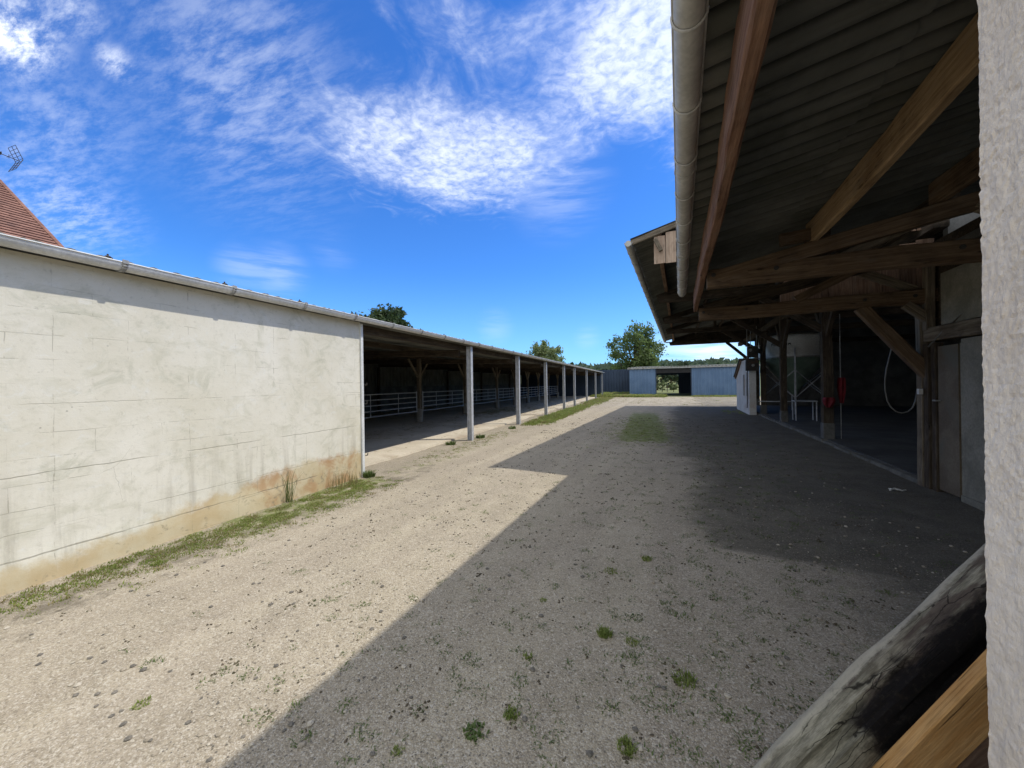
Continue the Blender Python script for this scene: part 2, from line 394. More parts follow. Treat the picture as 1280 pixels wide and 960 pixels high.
def mat_ground():
    m, nt, b = newmat('gravel_yard'); g = G(nt); c = g.pos()
    at = g.n('ShaderNodeAttribute', attribute_name='zone'); sp = g.sep(at.outputs['Color'])
    tar, grs, dirt_shade = sp[0], sp[1], sp[2]
    n_b = g.noise(c, .35, 5, .6, .4); n_m = g.noise(c, 2.2, 6, .65, .4); n_f = g.noise(c, 14, 5, .7); n_h = g.noise(c, 70, 3, .7)
    v1 = g.vor(c, 95, out='Color'); v1d = g.vor(c, 95)
    v2 = g.vor(c, 210, out='Color')
    s1 = g.sep(v1)[0]; s2 = g.sep(v2)[1]
    col = g.mix(g.mr(n_m, .3, .7), (.28,.24,.17), (.36,.31,.225))
    col = g.mix(g.mr(n_b, .4, .65, 0, .6), col, (.345,.295,.225))
    trk = g.noise(g.map(c, (2.2,.16,1), (0,0,0), (0,0,R(-2))), 1., 5, .6)
    col = g.mix(g.mr(trk, .42, .62, .45, 0), col, (.235,.195,.145))
    blot = g.noise(c, .9, 7, .68, .8)
    col = g.mix(g.mr(blot, .52, .68, 0, .5), col, (.20,.17,.125))
    col = g.mix(g.mr(n_f, .55, .75, 0, .55), col, (.21,.175,.13))
    col = g.mix(g.mr(s1, .8, .97, 0, .5), col, (.50,.455,.375))
    col = g.mix(g.mr(s1, .05, .25, .5, 0), col, (.14,.115,.08))
    col = g.mix(g.mr(s2, .7, .95, 0, .4), col, (.55,.51,.45))
    col = g.mix(g.mr(s2, .05, .3, .45, 0), col, (.15,.125,.10))
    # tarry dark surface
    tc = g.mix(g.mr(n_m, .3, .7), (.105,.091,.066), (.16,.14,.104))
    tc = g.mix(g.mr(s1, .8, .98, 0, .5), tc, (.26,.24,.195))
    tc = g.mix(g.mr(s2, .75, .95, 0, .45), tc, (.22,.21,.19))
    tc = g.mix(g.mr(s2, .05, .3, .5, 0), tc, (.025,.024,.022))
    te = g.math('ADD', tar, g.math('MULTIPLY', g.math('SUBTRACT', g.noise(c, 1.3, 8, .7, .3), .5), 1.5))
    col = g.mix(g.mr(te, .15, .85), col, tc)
    # worn patches where stones have been driven out: dark clods and mossy earth
    de = g.math('ADD', dirt_shade, g.math('MULTIPLY', g.math('SUBTRACT', g.noise(c, 3.7, 8, .7, .6), .5), 1.5))
    col = g.mix(g.mr(de, .5, .85, 0, .8), col, g.mix(n_f, (.085,.072,.052), (.17,.145,.11)))
    ge = g.math('ADD', grs, g.math('MULTIPLY', g.math('SUBTRACT', g.noise(c, 5, 8, .72, .4), .5), 1.5))
    gc = g.mix(g.mr(n_f, .3, .7), (.095,.125,.03), (.19,.20,.075))
    col = g.mix(g.mr(ge, .5, .85, 0, .85), col, gc)
    g.lk(col, b.inputs['Base Color']); b.inputs['Roughness'].default_value = .95
    b.inputs['Specular IOR Level'].default_value = .15
    h = g.math('ADD', g.math('MULTIPLY', g.math('SUBTRACT', 1., v1d), .55), g.math('ADD', g.math('MULTIPLY', n_f, .9), g.math('MULTIPLY', n_h, .35)))
    g.bump(b, h, .8, .008)
    return m
M['ground'] = mat_ground()

def mat_leaf(name, c1, c2, trans=.35):
    m, nt, b = newmat(name); g = G(nt)
    oi = g.n('ShaderNodeNewGeometry').outputs['Random Per Island']
    n = g.noise(g.coord(), .8, 3, .6)
    col = g.mix(oi, c1, c2); col = g.mix(g.mr(n, .35, .65, .5, 0), col, tuple(x*.6 for x in c1))
    g.lk(col, b.inputs['Base Color']); b.inputs['Roughness'].default_value = .6
    tr = g.n('ShaderNodeBsdfTranslucent'); g.lk(g.mix(.5, col, tuple(min(1, x*1.6) for x in c2)), tr.inputs[0])
    ms = g.n('ShaderNodeMixShader'); ms.inputs[0].default_value = trans
    g.lk(b.outputs[0], ms.inputs[1]); g.lk(tr.outputs[0], ms.inputs[2])
    g.lk(ms.outputs[0], nt.nodes['Material Output'].inputs[0])
    return m
M['leaf_oak'] = mat_leaf('oak_leaf', (.06,.10,.028), (.15,.20,.065), .45)
M['leaf_dark'] = mat_leaf('dark_leaf', (.020,.040,.012), (.055,.085,.025), .25)
M['leaf_pale'] = mat_leaf('pale_leaf', (.12,.165,.06), (.24,.28,.13), .45)
M['leaf_wood'] = mat_leaf('far_leaf', (.045,.075,.040), (.10,.135,.075), .35)
M['grass'] = mat_leaf('grass_blade', (.13,.18,.03), (.28,.32,.09), .4)
M['grass_dry'] = mat_leaf('dry_grass_blade', (.17,.15,.06), (.34,.29,.14), .4)
M['weed'] = mat_leaf('weed_leaf', (.075,.115,.03), (.15,.20,.06), .35)

def mat_tile():
    m, nt, b = newmat('clay_tile_roof'); g = G(nt); c = g.coord(); s = g.sep(c)
    row = g.math('FRACT', g.math('MULTIPLY', s[2], 1/.115))
    tid = g.vor(g.map(c, (1, 5.8, 8.7)), 1., out='Color', rnd=.4); t = g.sep(tid)[0]
    col = g.mix(t, (.20,.10,.075), (.30,.155,.115))
    col = g.mix(g.mr(g.noise(c, 1.2, 4), .5, .7, 0, .5), col, (.15,.09,.075))
    col = g.mix(g.mr(row, .0, .22, .8, 0), col, (.055,.03,.022))
    g.lk(col, b.inputs['Base Color']); b.inputs['Roughness'].default_value = .9
    g.bump(b, row, .8, .02); return m
M['tile'] = mat_tile()
def mat_field():
    m, nt, b = newmat('meadow'); g = G(nt); c = g.pos()
    col = g.mix(g.mr(g.noise(c, .08, 5), .35, .65), (.10,.14,.035), (.22,.21,.08))
    g.lk(col, b.inputs['Base Color']); b.inputs['Roughness'].default_value = .95; return m
M['field'] = mat_field()

# ------------------------------------------------------------------ ground sheet
def smooth(x, a, b):
    t = max(0, min(1, (x-a)/(b-a) if b != a else 0)); return t*t*(3-2*t)
def to_left(x, y):
    a = R(4.3); return (x*math.cos(a)+y*math.sin(a), -x*math.sin(a)+y*math.cos(a))
def axis_vals(lo, hi, step, far, grow=1.28):
    v = []; x = lo
    while x <= hi: v.append(x); x += step
    s = step; x = v[-1]
    while x < far: s *= grow; x += s; v.append(x)
    s = step; x = v[0]
    while x > -far: s *= grow; x -= s; v.insert(0, x)
    return v
def ground_z(x, y):
    d = math.hypot(x, y)
    k = 1-smooth(d, 30, 60)
    return -.016*k*(.5+.5*mnoise.noise((x*.9, y*.9, 0))) - .012*k*(.5+.5*mnoise.noise((x*4, y*4, 3)))
def hill(x, y):
    d = math.hypot(x-30, y)
    return smooth(d, 150, 400)*(12.5+2.5*mnoise.noise((x/160, y/160, 1))) + smooth(d, 420, 900)*8
def zones(x, y):
    u, v = to_left(x, y); n = mnoise.noise((x*.35, y*.35, 4)); n2 = mnoise.noise((x*1.3, y*1.3, 9))
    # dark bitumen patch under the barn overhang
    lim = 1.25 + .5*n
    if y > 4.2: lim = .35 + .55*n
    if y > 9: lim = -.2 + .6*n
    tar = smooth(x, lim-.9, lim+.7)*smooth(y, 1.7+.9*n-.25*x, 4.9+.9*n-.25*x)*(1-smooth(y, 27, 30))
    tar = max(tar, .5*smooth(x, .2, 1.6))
    grs = 0.
    grs = max(grs, .85*smooth(u, -1.4, -.5)*(1-smooth(u, .3, 1.1))*smooth(y, 9.5, 11.5)*(1-smooth(y, 19, 26)))      # mossy centre strip
    if v > 5.5:
        grs = max(grs, .50*smooth(u, -5.2, -4.7)*(1-smooth(u, -4.1, -3.5)))
        grs = max(grs, .85*smooth(u, -4.9, -4.6)*(1-smooth(u, -4.0, -3.3))*smooth(v, 13.5, 15)*(1-smooth(v, 27, 30)))
    else:
        grs = max(grs, (.30+.42*smooth(v, 1.6, 3.5))*smooth(u, -5.3, -4.8)*(1-smooth(u, -4.3, -3.6)))
    grs = max(grs, .42*(1-smooth(abs(x-.75-.1*y), .2, .8))*smooth(y, 1.0, 2)*(1-smooth(y, 5, 7)))
    grs = max(grs, .45*smooth(y, 27, 33)*(1-smooth(y, 43, 44)))
    grs = max(grs, .9*smooth(y, 42.8, 44.5)*(0.4+.6*smooth(-x, -3.5, 2)))
    grs = max(grs, smooth(y, 46.5, 47))
    dirt_shade = .30*(1-smooth(abs(x-.5+.05*y), .5, 2.0))*smooth(y, 4, 6)*(1-smooth(y, 14, 20))
    dirt_shade = max(dirt_shade, .62*smooth(u, -4.9, -4.7)*(1-smooth(u, -4.0+.4*n, -3.3+.4*n))*(1-smooth(v, 5.4, 9)*.5))
    dirt_shade = max(dirt_shade, .5*smooth(y, 19, 24)*(1-smooth(y, 42, 44)))
    dirt_shade = max(dirt_shade, .55*(1-smooth(abs(u+4.6), .1, .35))*(1-smooth(v, 4.5, 6)))
    dirt_shade = max(dirt_shade, .50*smooth(x, .1, .9)*(1-smooth(y, 2.6, 4.2)))
    dirt_shade = max(dirt_shade, .46*(1-smooth(abs(x+.72+.15*(y-1.5)), .05, .3))*(1-smooth(y, 2.1, 2.9)))
    dirt_shade = max(dirt_shade, .30)
    return tar, grs, dirt_shade
xs = axis_vals(-7.5, 5.5, .13, 1800); ys = axis_vals(-1.5, 24, .13, 1800)
mb = MB(); nx = len(xs); cols = []
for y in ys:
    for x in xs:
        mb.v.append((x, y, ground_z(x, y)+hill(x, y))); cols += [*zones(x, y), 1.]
for j in range(len(ys)-1):
    for i in range(nx-1): mb.f.append((j*nx+i, j*nx+i+1, (j+1)*nx+i+1, (j+1)*nx+i))
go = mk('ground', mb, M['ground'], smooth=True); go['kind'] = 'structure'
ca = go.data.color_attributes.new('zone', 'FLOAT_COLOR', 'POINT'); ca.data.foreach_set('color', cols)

# slab under the cattle shed (left frame) with a ragged front edge
mb = MB(); top = []; bot = []
v = 5.65
while v < 46.4:
    e = -5.30 + .14*mnoise.noise((v*.7, 0, 0)) + .05*mnoise.noise((v*4, 1, 0)); top.append((e, v)); v += .15
n = len(top)
vs = [(e, v, .035) for e, v in top] + [(-15., v, .035) for e, v in top] + [(e+.02, v, -.05) for e, v in top]
fs = [(i, i+1, n+i+1, n+i) for i in range(n-1)] + [(2*n+i, 2*n+i+1, i+1, i) for i in range(n-1)]
mb.add(vs, fs); o = mk('shed_floor', mb, M['slab'], frame=LF); o['kind'] = 'structure'
# barn slab and its kerb
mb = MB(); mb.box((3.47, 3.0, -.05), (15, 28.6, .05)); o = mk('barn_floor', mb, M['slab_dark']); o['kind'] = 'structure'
mb = MB(); y = 7.75
while y < 20.8:
    l = random.uniform(.85, 1.05); dx = random.uniform(-.03, .02); h = .052+random.uniform(-.018, .012)
    mb.box((3.33+dx, y, -.05), (3.467+dx, y+l-.012, h)); y += l
o = mk('kerb', mb, M['kerb']); o['kind'] = 'structure'
bv = o.modifiers.new('b', 'BEVEL'); bv.width = .015; bv.segments = 2

# ------------------------------------------------------------------ long cattle shed on the left
FU = -4.83
ROOFZ = 2.80; SL = .030
PV = [10.1, 14.5, 18.95, 23.5, 27.2, 33.1, 39.2, 45.3]
shed = thing('cattle_shed', 'long low open-fronted cattle shed with rendered end wall, white gutter and steel posts', 'shed', (FU, 5.6, 0), LF)
# rendered wall
mb = MB(); nv, nz = 90, 26
def wy(i): return -4.5 + 10.1*i/nv
for i in range(nv+1):
    for j in range(nz+1):
        v_, z_ = wy(i), -.06+2.80*j/nz
        mb.v.append((FU + .006*mnoise.noise((v_*.8, z_*.8, 0)) + .002*mnoise.noise((v_*4, z_*4, 2)) + (.018*(1-smooth(z_, .20, .23)) if v_ < 4.2 else 0), v_, z_))
for i in range(nv):
    for j in range(nz): a = i*(nz+1)+j; mb.f.append((a, a+nz+1, a+nz+2, a+1))
mb.m = [0]*len(mb.f)
mb.box((FU-.2, -4.5, -.06), (FU-.02, 5.58, 2.74))
mb.box((-15, 5.38, -.06), (FU-.2, 5.58, 2.85))
mk('rendered_wall', mb, M['wall'], shed, LF, smooth='auto')
mb = MB(); mb.box((FU-.015, 5.585, -.03), (FU+.028, 5.64, 2.72)); mb.box((FU-.19, 5.64, -.03), (FU-.015, 5.646, 2.72))
tr = mk('corner_trim', mb, M['gutter_white'], shed, LF)
for z_ in (.35, 1.28, 1.62):
    mb = MB(); mb.tube([(FU+.02, 5.66, z_), (FU+.05, 5.69, z_), (FU+.055, 5.69, z_+.04)], .009, 6); mk('hook', mb, M['steel_dark'], tr, LF)
# back wall
mb = MB(); mb.box((-15.2, 5.4, -.06), (-15.02, 46.4, 1.55)); mk('back_wall', mb, M['concrete_dark'], shed, LF)
mb = ribbed(5.4, 46.4, 1.55, 3.1, 0, .35, .035); mb.v = [(-15.05+p[1], p[0], p[2]) for p in mb.v]
mk('back_sheeting', mb, M['fibre'], shed, LF)
mb = MB(); mb.box((-15, 46.3, -.06), (FU-.3, 46.42, 2.95)); mk('end_wall', mb, M['navy_sheet'], shed, LF)
# roof
mb = corr((FU+.10, -4.7, ROOFZ+.012), (0,1,0), (-1,0,SL), 51.2, 10.5, wave=.2, amp=.014, edge_r=.012)
roof = mk('roof', mb, M['fibre'], shed, LF, smooth='auto')
# gutter with joints and brackets
GZ = ROOFZ+.0
mb = half_gutter((FU+.13, -4.6, GZ), (FU+.13, 46.2, GZ), .072)
gut = mk('gutter', mb, M['gutter_white'], shed, LF, smooth='auto')
y = 1.2; k = 0
while y < 30:
    mb = MB(); pts = [(FU+.13+math.cos(math.pi+math.pi*q/10)*.079, y, GZ+math.sin(math.pi+math.pi*q/10)*.079) for q in range(11)]
    mb2 = MB()
    for q in range(10):
        a, b_ = pts[q], pts[q+1]
        mb2.add([(a[0],y-.02,a[2]),(a[0],y+.02,a[2]),(b_[0],y+.02,b_[2]),(b_[0],y-.02,b_[2])], [(0,1,2,3)])
    mb2.box((FU+.13-.083, y-.02, GZ-.01), (FU+.13-.077, y+.02, GZ+.02)); mb2.box((FU+.13+.077, y-.02, GZ-.01), (FU+.13+.083, y+.02, GZ+.02))
    o = mk('gutter_joint', mb2, M['galv_dull'], gut, LF, smooth='auto'); so = o.modifiers.new('s', 'SOLIDIFY'); so.thickness = .004; so.offset = 1
    y += 1.02
# roof hooks and moss on the front edge
y = 1.1; k = 0
hm = MB(); hm.tube([(0,0,-.02),(0,0,.05)], .008, 6); hm.tube([(0,0,.02),(0,0,.032)], [.03,.018], 8); hm.box((-.02,-.012,.0), (.02,.03,.02))
hmesh = None
while y < 24:
    if k % 2 == 0:
        o = mk('roof_bolt', hm, M['steel_dark'], roof, LF, loc=(FU+.06, y, ROOFZ+.030))
    else:
        mm = MB(); r_ = random.uniform(.018,.032); mm.tube([(0,0,-r_),(.004,.01,0),(0,.0,r_*.8),(0,0,r_)], [r_*.9, r_, r_*.7, r_*.2], 7)
        o = mk('moss_clump', mm, M['steel_dark'], roof, LF, loc=(FU+.07, y, ROOFZ+.022))
    k += 1; y += .53
# front posts: galvanised H sections
def hpost():
    mb = MB(); w, d, t = .065, .07, .009
    mb.box((d-t, -w, -.05), (d, w, 2.70)); mb.box((-d, -w, -.05), (-d+t, w, 2.70)); mb.box((-d+t+.001, -t/2, -.05), (d-t-.001, t/2, 2.70))
    return mb
hp = hpost()
for pv in PV: mk('front_post', hp, M['galv'], shed, LF, loc=(FU, pv, 0))
beam('eave_beam', (FU-.15, 5.6, 2.66), (FU-.15, 46.2, 2.66), .07, .16, M['wood_dark'], shed, LF, .003, seg=1.)
# inner line of timber posts with concrete feet and V braces
TV = [9.75, 14.3, 18.7, 23.4, 27.0, 30.3, 33.6, 37.4, 41.6]; TU = -9.25
for i, tv in enumerate(TV):
    p = beam('timber_post', (TU, tv, .55), (TU, tv, 2.76), .15, .15, M['wood_grey'], shed, LF, .006)
    mb = MB(); mb.tube([(TU, tv, -.02), (TU, tv, .58), (TU, tv, .60)], [.155, .15, .12], 14); mk('concrete_foot', mb, M['concrete'], p, LF, smooth='auto')
    for sg in (-1, 1):
        beam('brace', (TU, tv+.06*sg, 1.95), (TU, tv+.80*sg, 2.72), .07, .10, M['wood_grey'], p, LF)
for uu in (-7.0, TU, -11.4, -13.4):
    beam('purlin', (uu, 5.6, 2.80+SL*(FU-uu)-.13), (uu, 46.2, 2.80+SL*(FU-uu)-.13), .08, .14, M['wood_dark'], shed, LF, .003, seg=1.5)
for tv in [5.75]+TV+[45.6]:
    beam('rafter', (FU-.2, tv+.11, 2.50), (-14.9, tv+.11, 2.50+SL*10), .10, .18, M['wood_dark'], shed, LF, .004, seg=1.)
for tv in TV[::2]:
    beam('back_post', (-14.85, tv, 0), (-14.85, tv, 2.7), .14, .14, M['wood_dark'], shed, LF)
# gates between the timber posts
def gate(L, root):
    H = (.46, .66, .86, 1.06, 1.26)
    mb = MB(); mb.tube([(0,.10,H[0]-.03),(0,.10,1.30)], .022, 8); mb.tube([(0,L-.1,H[0]-.03),(0,L-.1,1.30)], .022, 8)
    f = mk('end_upright', mb, M['galv'], root, W[root.name])
    for h in H:
        mb = MB(); mb.tube([(0,.08,h),(0,L-.08,h)], .019, 8); mk('rail', mb, M['galv'], root, W[root.name])
    for k_ in (.3, .68):
        mb = MB(); mb.tube([(0,L*k_,H[0]),(0,L*k_,H[-1])], .014, 8); mk('upright', mb, M['galv'], root, W[root.name])
    for h in (.5, 1.15):
        mb = MB(); mb.tube([(0,.10,h),(0,-.02,h)], .016, 6); mk('hinge', mb, M['galv_dull'], root, W[root.name])
gv = [5.75] + TV
nth = ['first', 'second', 'third', 'fourth', 'fifth', 'sixth', 'seventh', 'eighth', 'ninth']
for i in range(9):
    a, b_ = gv[i]+.14, gv[i+1]-.14
    rt = thing('livestock_gate', 'galvanised tubular gate in the cattle shed, %s bay from the rendered wall' % nth[i], 'gate',
               (TU+.02, a, .035), LF, 'tubular gates in the cattle shed')
    gate(b_-a, rt)

# ------------------------------------------------------------------ timber barn and its lean-to on the right
barn = thing('timber_barn', 'dark timber barn with open side, corrugated overhanging roof and squared posts', 'barn', (3.45, 12.6, 0))
EAX, EAZ, TN = -.86, 4.42, math.tan(R(15))
B0, B1 = 8.0, 28.6
RX = 10.; 
def roof_z(x): return EAZ + (x-EAX)*TN
L1 = (RX-EAX)/math.cos(R(15))
mb = corr((EAX, B0, EAZ), (0,1,0), (math.cos(R(15)),0,math.sin(R(15))), B1-B0, L1, edge_r=.02, amp=.032, sharp=.7)
mb2 = corr((RX+RX-EAX, B0, EAZ), (0,1,0), (-math.cos(R(15)),0,math.sin(R(15))), B1-B0, L1)
nn = len(mb.v); mb.v += mb2.v; mb.f += [tuple(i+nn for i in f) for f in mb2.f]; mb.m += mb2.m
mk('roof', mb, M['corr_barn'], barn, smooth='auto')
gz = EAZ-.05; gx = EAX-.04
mb = half_gutter((gx, B0-.08, gz), (gx, B1, gz), .075); bg = mk('gutter', mb, M['zinc'], barn, smooth='auto')
mb = MB(); mb.tube([(gx, B0-.085, gz-.02), (gx, B0-.075, gz-.02)], .06, 14); mk('gutter_end', mb, M['zinc'], bg)
def bracket(mb, x, y, z, r):
    pts = [(x+math.cos(math.pi+math.pi*q/10)*r, y, z+math.sin(math.pi+math.pi*q/10)*r) for q in range(11)]
    pts = [(x-r, y, z+.015)] + pts + [(x+r, y, z+.09), (x+r+.02, y, z+.11)]
    mb.tube(pts, .006, 6)
y = B0+.5
while y < B1:
    mb = MB(); bracket(mb, gx, y, gz, .081); mk('gutter_bracket', mb, M['galv_dull'], bg); y += .75
# verge trim and boards in the gable overhang
beam('verge_board', (EAX-.02, B0-.02, EAZ-.05), (3.6, B0-.02, roof_z(3.6)-.06), .03, .10, M['wood_grey'], barn)
beam('eave_beam', (-.34, B0+.05, roof_z(-.34)-.12), (-.34, B1-.3, roof_z(-.34)-.12), .09, .20, M['wood_board'], barn)
beam('verge_block', (-.40, B0-.06, 4.36), (-.30, B0-.06, 4.12), .08, .07, M['wood_grey'], barn)
x = -.43
while x < 3.5:
    w = random.uniform(.17, .22); zt = roof_z(x)-.10
    m_ = M['wood_board_pale'] if x < 1.2 else M['wood_board']
    beam('gable_board', (x+w/2, B0+.02, 3.90+random.uniform(-.006,.006)), (x+w/2, B0+.02, zt), w-.008, .022, m_, barn, jit=.002, ch=.003)
    x += w
# gable infill between the lean-to truss and the barn
x = 1.6
while x < 3.36:
    w = random.uniform(.17, .22)
    beam('infill_board', (x+w/2, 7.92, 2.905), (x+w/2, 7.92, 3.05+.2*x), w-.006, .022, M['wood_board'], barn, jit=.002, ch=.003)
    x += w
# posts along the open side
POSTS = [(3.36, 7.74, .14), (3.55, 12.58, .22), (3.55, 17.2, .20), (3.55, 21.0, .20), (4.45, 28.2, .20)]
for i, (px, py, w) in enumerate(POSTS):
    pm = M['wood_grey'] if i == 0 else M['wood_dark']
    p = beam('post', (px, py, -.02 if i == 0 else .45), (px, py, 2.95 if i == 0 else roof_z(px)-.3), w, w, pm, barn, jit=.008)
    if i > 0:
        mb = MB(); mb.box((px-w/2-.015, py-w/2-.015, -.02), (px+w/2+.015, py+w/2+.015, .46)); o = mk('concrete_foot', mb, M['concrete_dark'], p)
        bv = o.modifiers.new('b', 'BEVEL'); bv.width = .02; bv.segments = 2
    if i > 0:
        for sg in (-1, 1):
            beam('brace', (px, py+.08*sg, 2.75), (px, py+.95*sg, 3.75), .10, .13, M['wood_dark'], p)
        tz = 4.12 if i < 4 else 4.16
        t = beam('tie_beam', (-.55, py, tz), (px+.3, py, tz), .16, .22, M['wood_dark'], barn, jit=.006)
        beam('brace', (px-.05, py+.02, 2.55 if i == 4 else 2.9), (px-1.65, py+.02, tz-.08), .12, .17, M['wood_dark'], t)
        beam('rafter', (EAX+.25, py+.18, roof_z(EAX+.25)-.30), (RX, py+.18, roof_z(RX)-.30), .12, .20, M['wood_dark'], barn, seg=.8)
        beam('king_strut', (1.6, py, tz), (1.6, py, roof_z(1.6)-.35), .12, .12, M['wood_dark'], barn)
        beam('tie_beam', (px+.3, py, 3.9), (14.6, py, 3.9), .16, .24, M['wood_dark'], barn, seg=.8)
beam('plate', (3.55, 7.7, 3.92), (3.55, 28.4, 3.92), .18, .22, M['wood_dark'], barn, seg=.6, jit=.006)
for px in (1.0, 2.4, 5.0, 6.6, 8.2, 9.7):
    beam('purlin', (px, B0+.1, roof_z(px)-.115), (px, B1-.2, roof_z(px)-.115), .09, .17, M['wood_dark'], barn, seg=.8)
# far end lower rail and cross pipe
mb = MB(); mb.tube([(-.85, 28.55, 4.30), (2.8, 28.55, 4.26)], .035, 8); mk('end_pipe', mb, M['galv_dull'], barn)
# enclosing walls of the barn
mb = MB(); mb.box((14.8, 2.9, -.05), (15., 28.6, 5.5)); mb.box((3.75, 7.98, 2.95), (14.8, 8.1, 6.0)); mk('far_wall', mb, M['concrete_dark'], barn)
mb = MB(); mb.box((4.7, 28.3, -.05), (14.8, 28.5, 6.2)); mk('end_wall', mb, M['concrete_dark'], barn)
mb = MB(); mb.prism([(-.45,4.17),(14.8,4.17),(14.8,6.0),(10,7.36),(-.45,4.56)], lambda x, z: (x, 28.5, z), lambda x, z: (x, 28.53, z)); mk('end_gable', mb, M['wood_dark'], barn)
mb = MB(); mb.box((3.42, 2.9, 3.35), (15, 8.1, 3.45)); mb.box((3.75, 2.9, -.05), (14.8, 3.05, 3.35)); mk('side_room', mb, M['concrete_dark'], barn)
# interior window, barely lit
win = thing('interior_window', 'faint grey two pane window frame deep inside the dark barn', 'window', (9.0, 13.6, 1.1))
mb = MB()
F = W[win.name]
for a, b_ in (((-.55,0,0),(.6,.05,.07)), ((-.5,0,.62),(.6,.05,.69)), ((-.06,0,.07),(.02,.05,.62)), ((.5,0,.07),(.6,.05,.62))): mb.box(a, b_)
mk('frame', mb, M['concrete'], win, F @ Matrix.Rotation(R(-40), 4, 'Z'))
mb = MB(); mb.box((-.55,.02,.07), (.55,.026,.62)); mk('pane', mb, M['black'], win, F @ Matrix.Rotation(R(-40), 4, 'Z'))
mb = MB(); mb.box((-1.6,.06,-1.1), (1.4,.2,2.6)); mk('partition', mb, M['concrete_dark'], win, F @ Matrix.Rotation(R(-40), 4, 'Z'))

# side wall with door beside the first post (x = 3.4, towards the camera)
SH = Matrix.Translation((-.07,0,0))
sw = thing('side_wall', 'blockwork side wall with brown panel door under a heavy lintel, beside the first barn post', 'wall', (3.4, 7.0, 0))
mb = MB(); mb.box((3.42, 1.45, -.05), (3.62, 6.92, 2.05)); mb.box((3.42, 1.45, 2.05), (3.60, 6.9, 2.10)); mk('concrete_panel', mb, M['wall_old'], sw, SH)
mb = MB()
for i in range(6):
    mb.box((3.44, 1.5+i*.98, 2.34), (3.50, 1.5+i*.98+.95, 3.06))
mk('upper_panel', mb, M['wall_old'], sw, SH)
mb = MB(); mb.box((3.52, 1.2, 2.3), (3.58, 7.97, 3.6)); mk('upper_backing', mb, M['wood_dark'], sw, SH)
beam('lintel', (3.40, 1.45, 2.22), (3.40, 7.66, 2.22), .16, .20, M['wood_grey'], sw, jit=.008)
beam('door_post', (3.43, 7.58, -.02), (3.43, 7.58, 2.1), .13, .13, M['wood_dark'], sw, SH)
beam('door_post', (3.43, 7.42, -.02), (3.43, 7.42, 2.1), .10, .10, M['wood_dark'], sw, SH)
M['door'] = speck('brown_door_panel', (.135,.105,.07), (.20,.165,.115), (.13,.125,.095), 1.6, 35, .8, .4, .004, c3amt=.8)
mb = MB(); mb.box((3.405, 6.93, .03), (3.44, 7.36, 2.04)); dr = mk('door', mb, M['door'], sw, SH)
mb = MB(); mb.tube([(3.40, 7.30, 1.28), (3.35, 7.30, 1.28), (3.35, 7.36, 1.28)], .012, 6); mk('handle', mb, M['galv_dull'], dr, SH)
mb = MB(); mb.box((3.40, 1.45, -.02), (3.425, 6.9, .07)); mk('plinth', mb, M['wall_old'], sw, SH)
mb = MB(); mb.box((3.35, 7.60, 1.36), (3.335-.03, 7.66, 1.44)); setp(mk('socket_box', mb, M['white_plastic'], frame=SH), 'small white electrical socket box on the first barn post', 'socket box')

# lean-to canopy on the near side
SZ, SS = 3.17, .20      # underside of sheets at x = 0, slope
cano = thing('lean_to_canopy', 'corrugated lean-to canopy roof with long grey gutter and brown timbers above the yard edge', 'canopy', (.3, 5.4, 2.8))
C0, C1 = 1.22, 7.66
cs = math.hypot(1, SS)
mb = corr((.055, C0, SZ+.011+.03), (0,1,0), (1/cs, 0, SS/cs), C1-C0, 5.6, edge_r=.03, lap=1.2, amp=.034, k=14, sharp=.62)
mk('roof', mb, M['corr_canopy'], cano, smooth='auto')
cgx, cgz = .060, 3.20
mb = half_gutter((cgx, C0, cgz), (cgx, 7.62, cgz), .066); cg = mk('gutter', mb, M['zinc'], cano, smooth='auto')
mb = MB(); mb.tube([(cgx, 7.618, cgz-.02), (cgx, 7.632, cgz-.02)], .05, 14); mk('gutter_end', mb, M['zinc'], cg)
for y in (1.85, 2.42, 2.99, 3.56, 4.13, 4.7, 5.27, 5.84, 6.41, 6.98, 7.5):
    mb = MB(); bracket(mb, cgx, y, cgz, .072); mk('gutter_bracket', mb, M['zinc'], cg)
for y in (3.2, 5.2, 7.1):      # soldered sleeves
    mb = MB(); mb2 = half_gutter((cgx, y-.03, cgz-.001), (cgx, y+.03, cgz-.001), .0695); mk('gutter_sleeve', mb2, M['zinc'], cg, smooth='auto')
beam('eave_beam', (.285, C0, 3.02), (.285, 7.86, 3.02), .075, .29, M['wood_red'], cano, jit=.009, ch=.010, seg=.12, ragged=True)
for (ty, mt) in ((5.43, M['wood_brown']), (7.66, M['wood_brown'])):
    zb = 2.89 if ty < 6 else 2.795
    beam('tie_beam', (.33, ty, zb), (3.75 if ty < 6 else 3.48, ty, zb), .16, .215, mt, cano, jit=.013, ch=.014, seg=.12)
    zr = 2.78+.2*.3
    beam('rafter', (.42, ty-.02, 2.80+.2*.42), (3.7, ty-.02, 2.80+.2*3.7), .11, .17, M['wood_brown'] if ty < 6 else M['wood_dark'], cano, jit=.006)
for px, mt, off in ((1.43, M['wood_tan'], .0), (2.48, M['wood_brown'], 0.)):
    beam('purlin', (px, C0, 2.89+.2*px+.125), (px, 5.52, 2.89+.2*px+.125), .075, .25, mt, cano, jit=.010, ch=.011, seg=.12)
    beam('purlin', (px+.1, 5.36, 2.89+.2*px+.10), (px+.1, 7.7, 2.89+.2*px+.10), .075, .19, M['wood_dark'], cano, jit=.004)
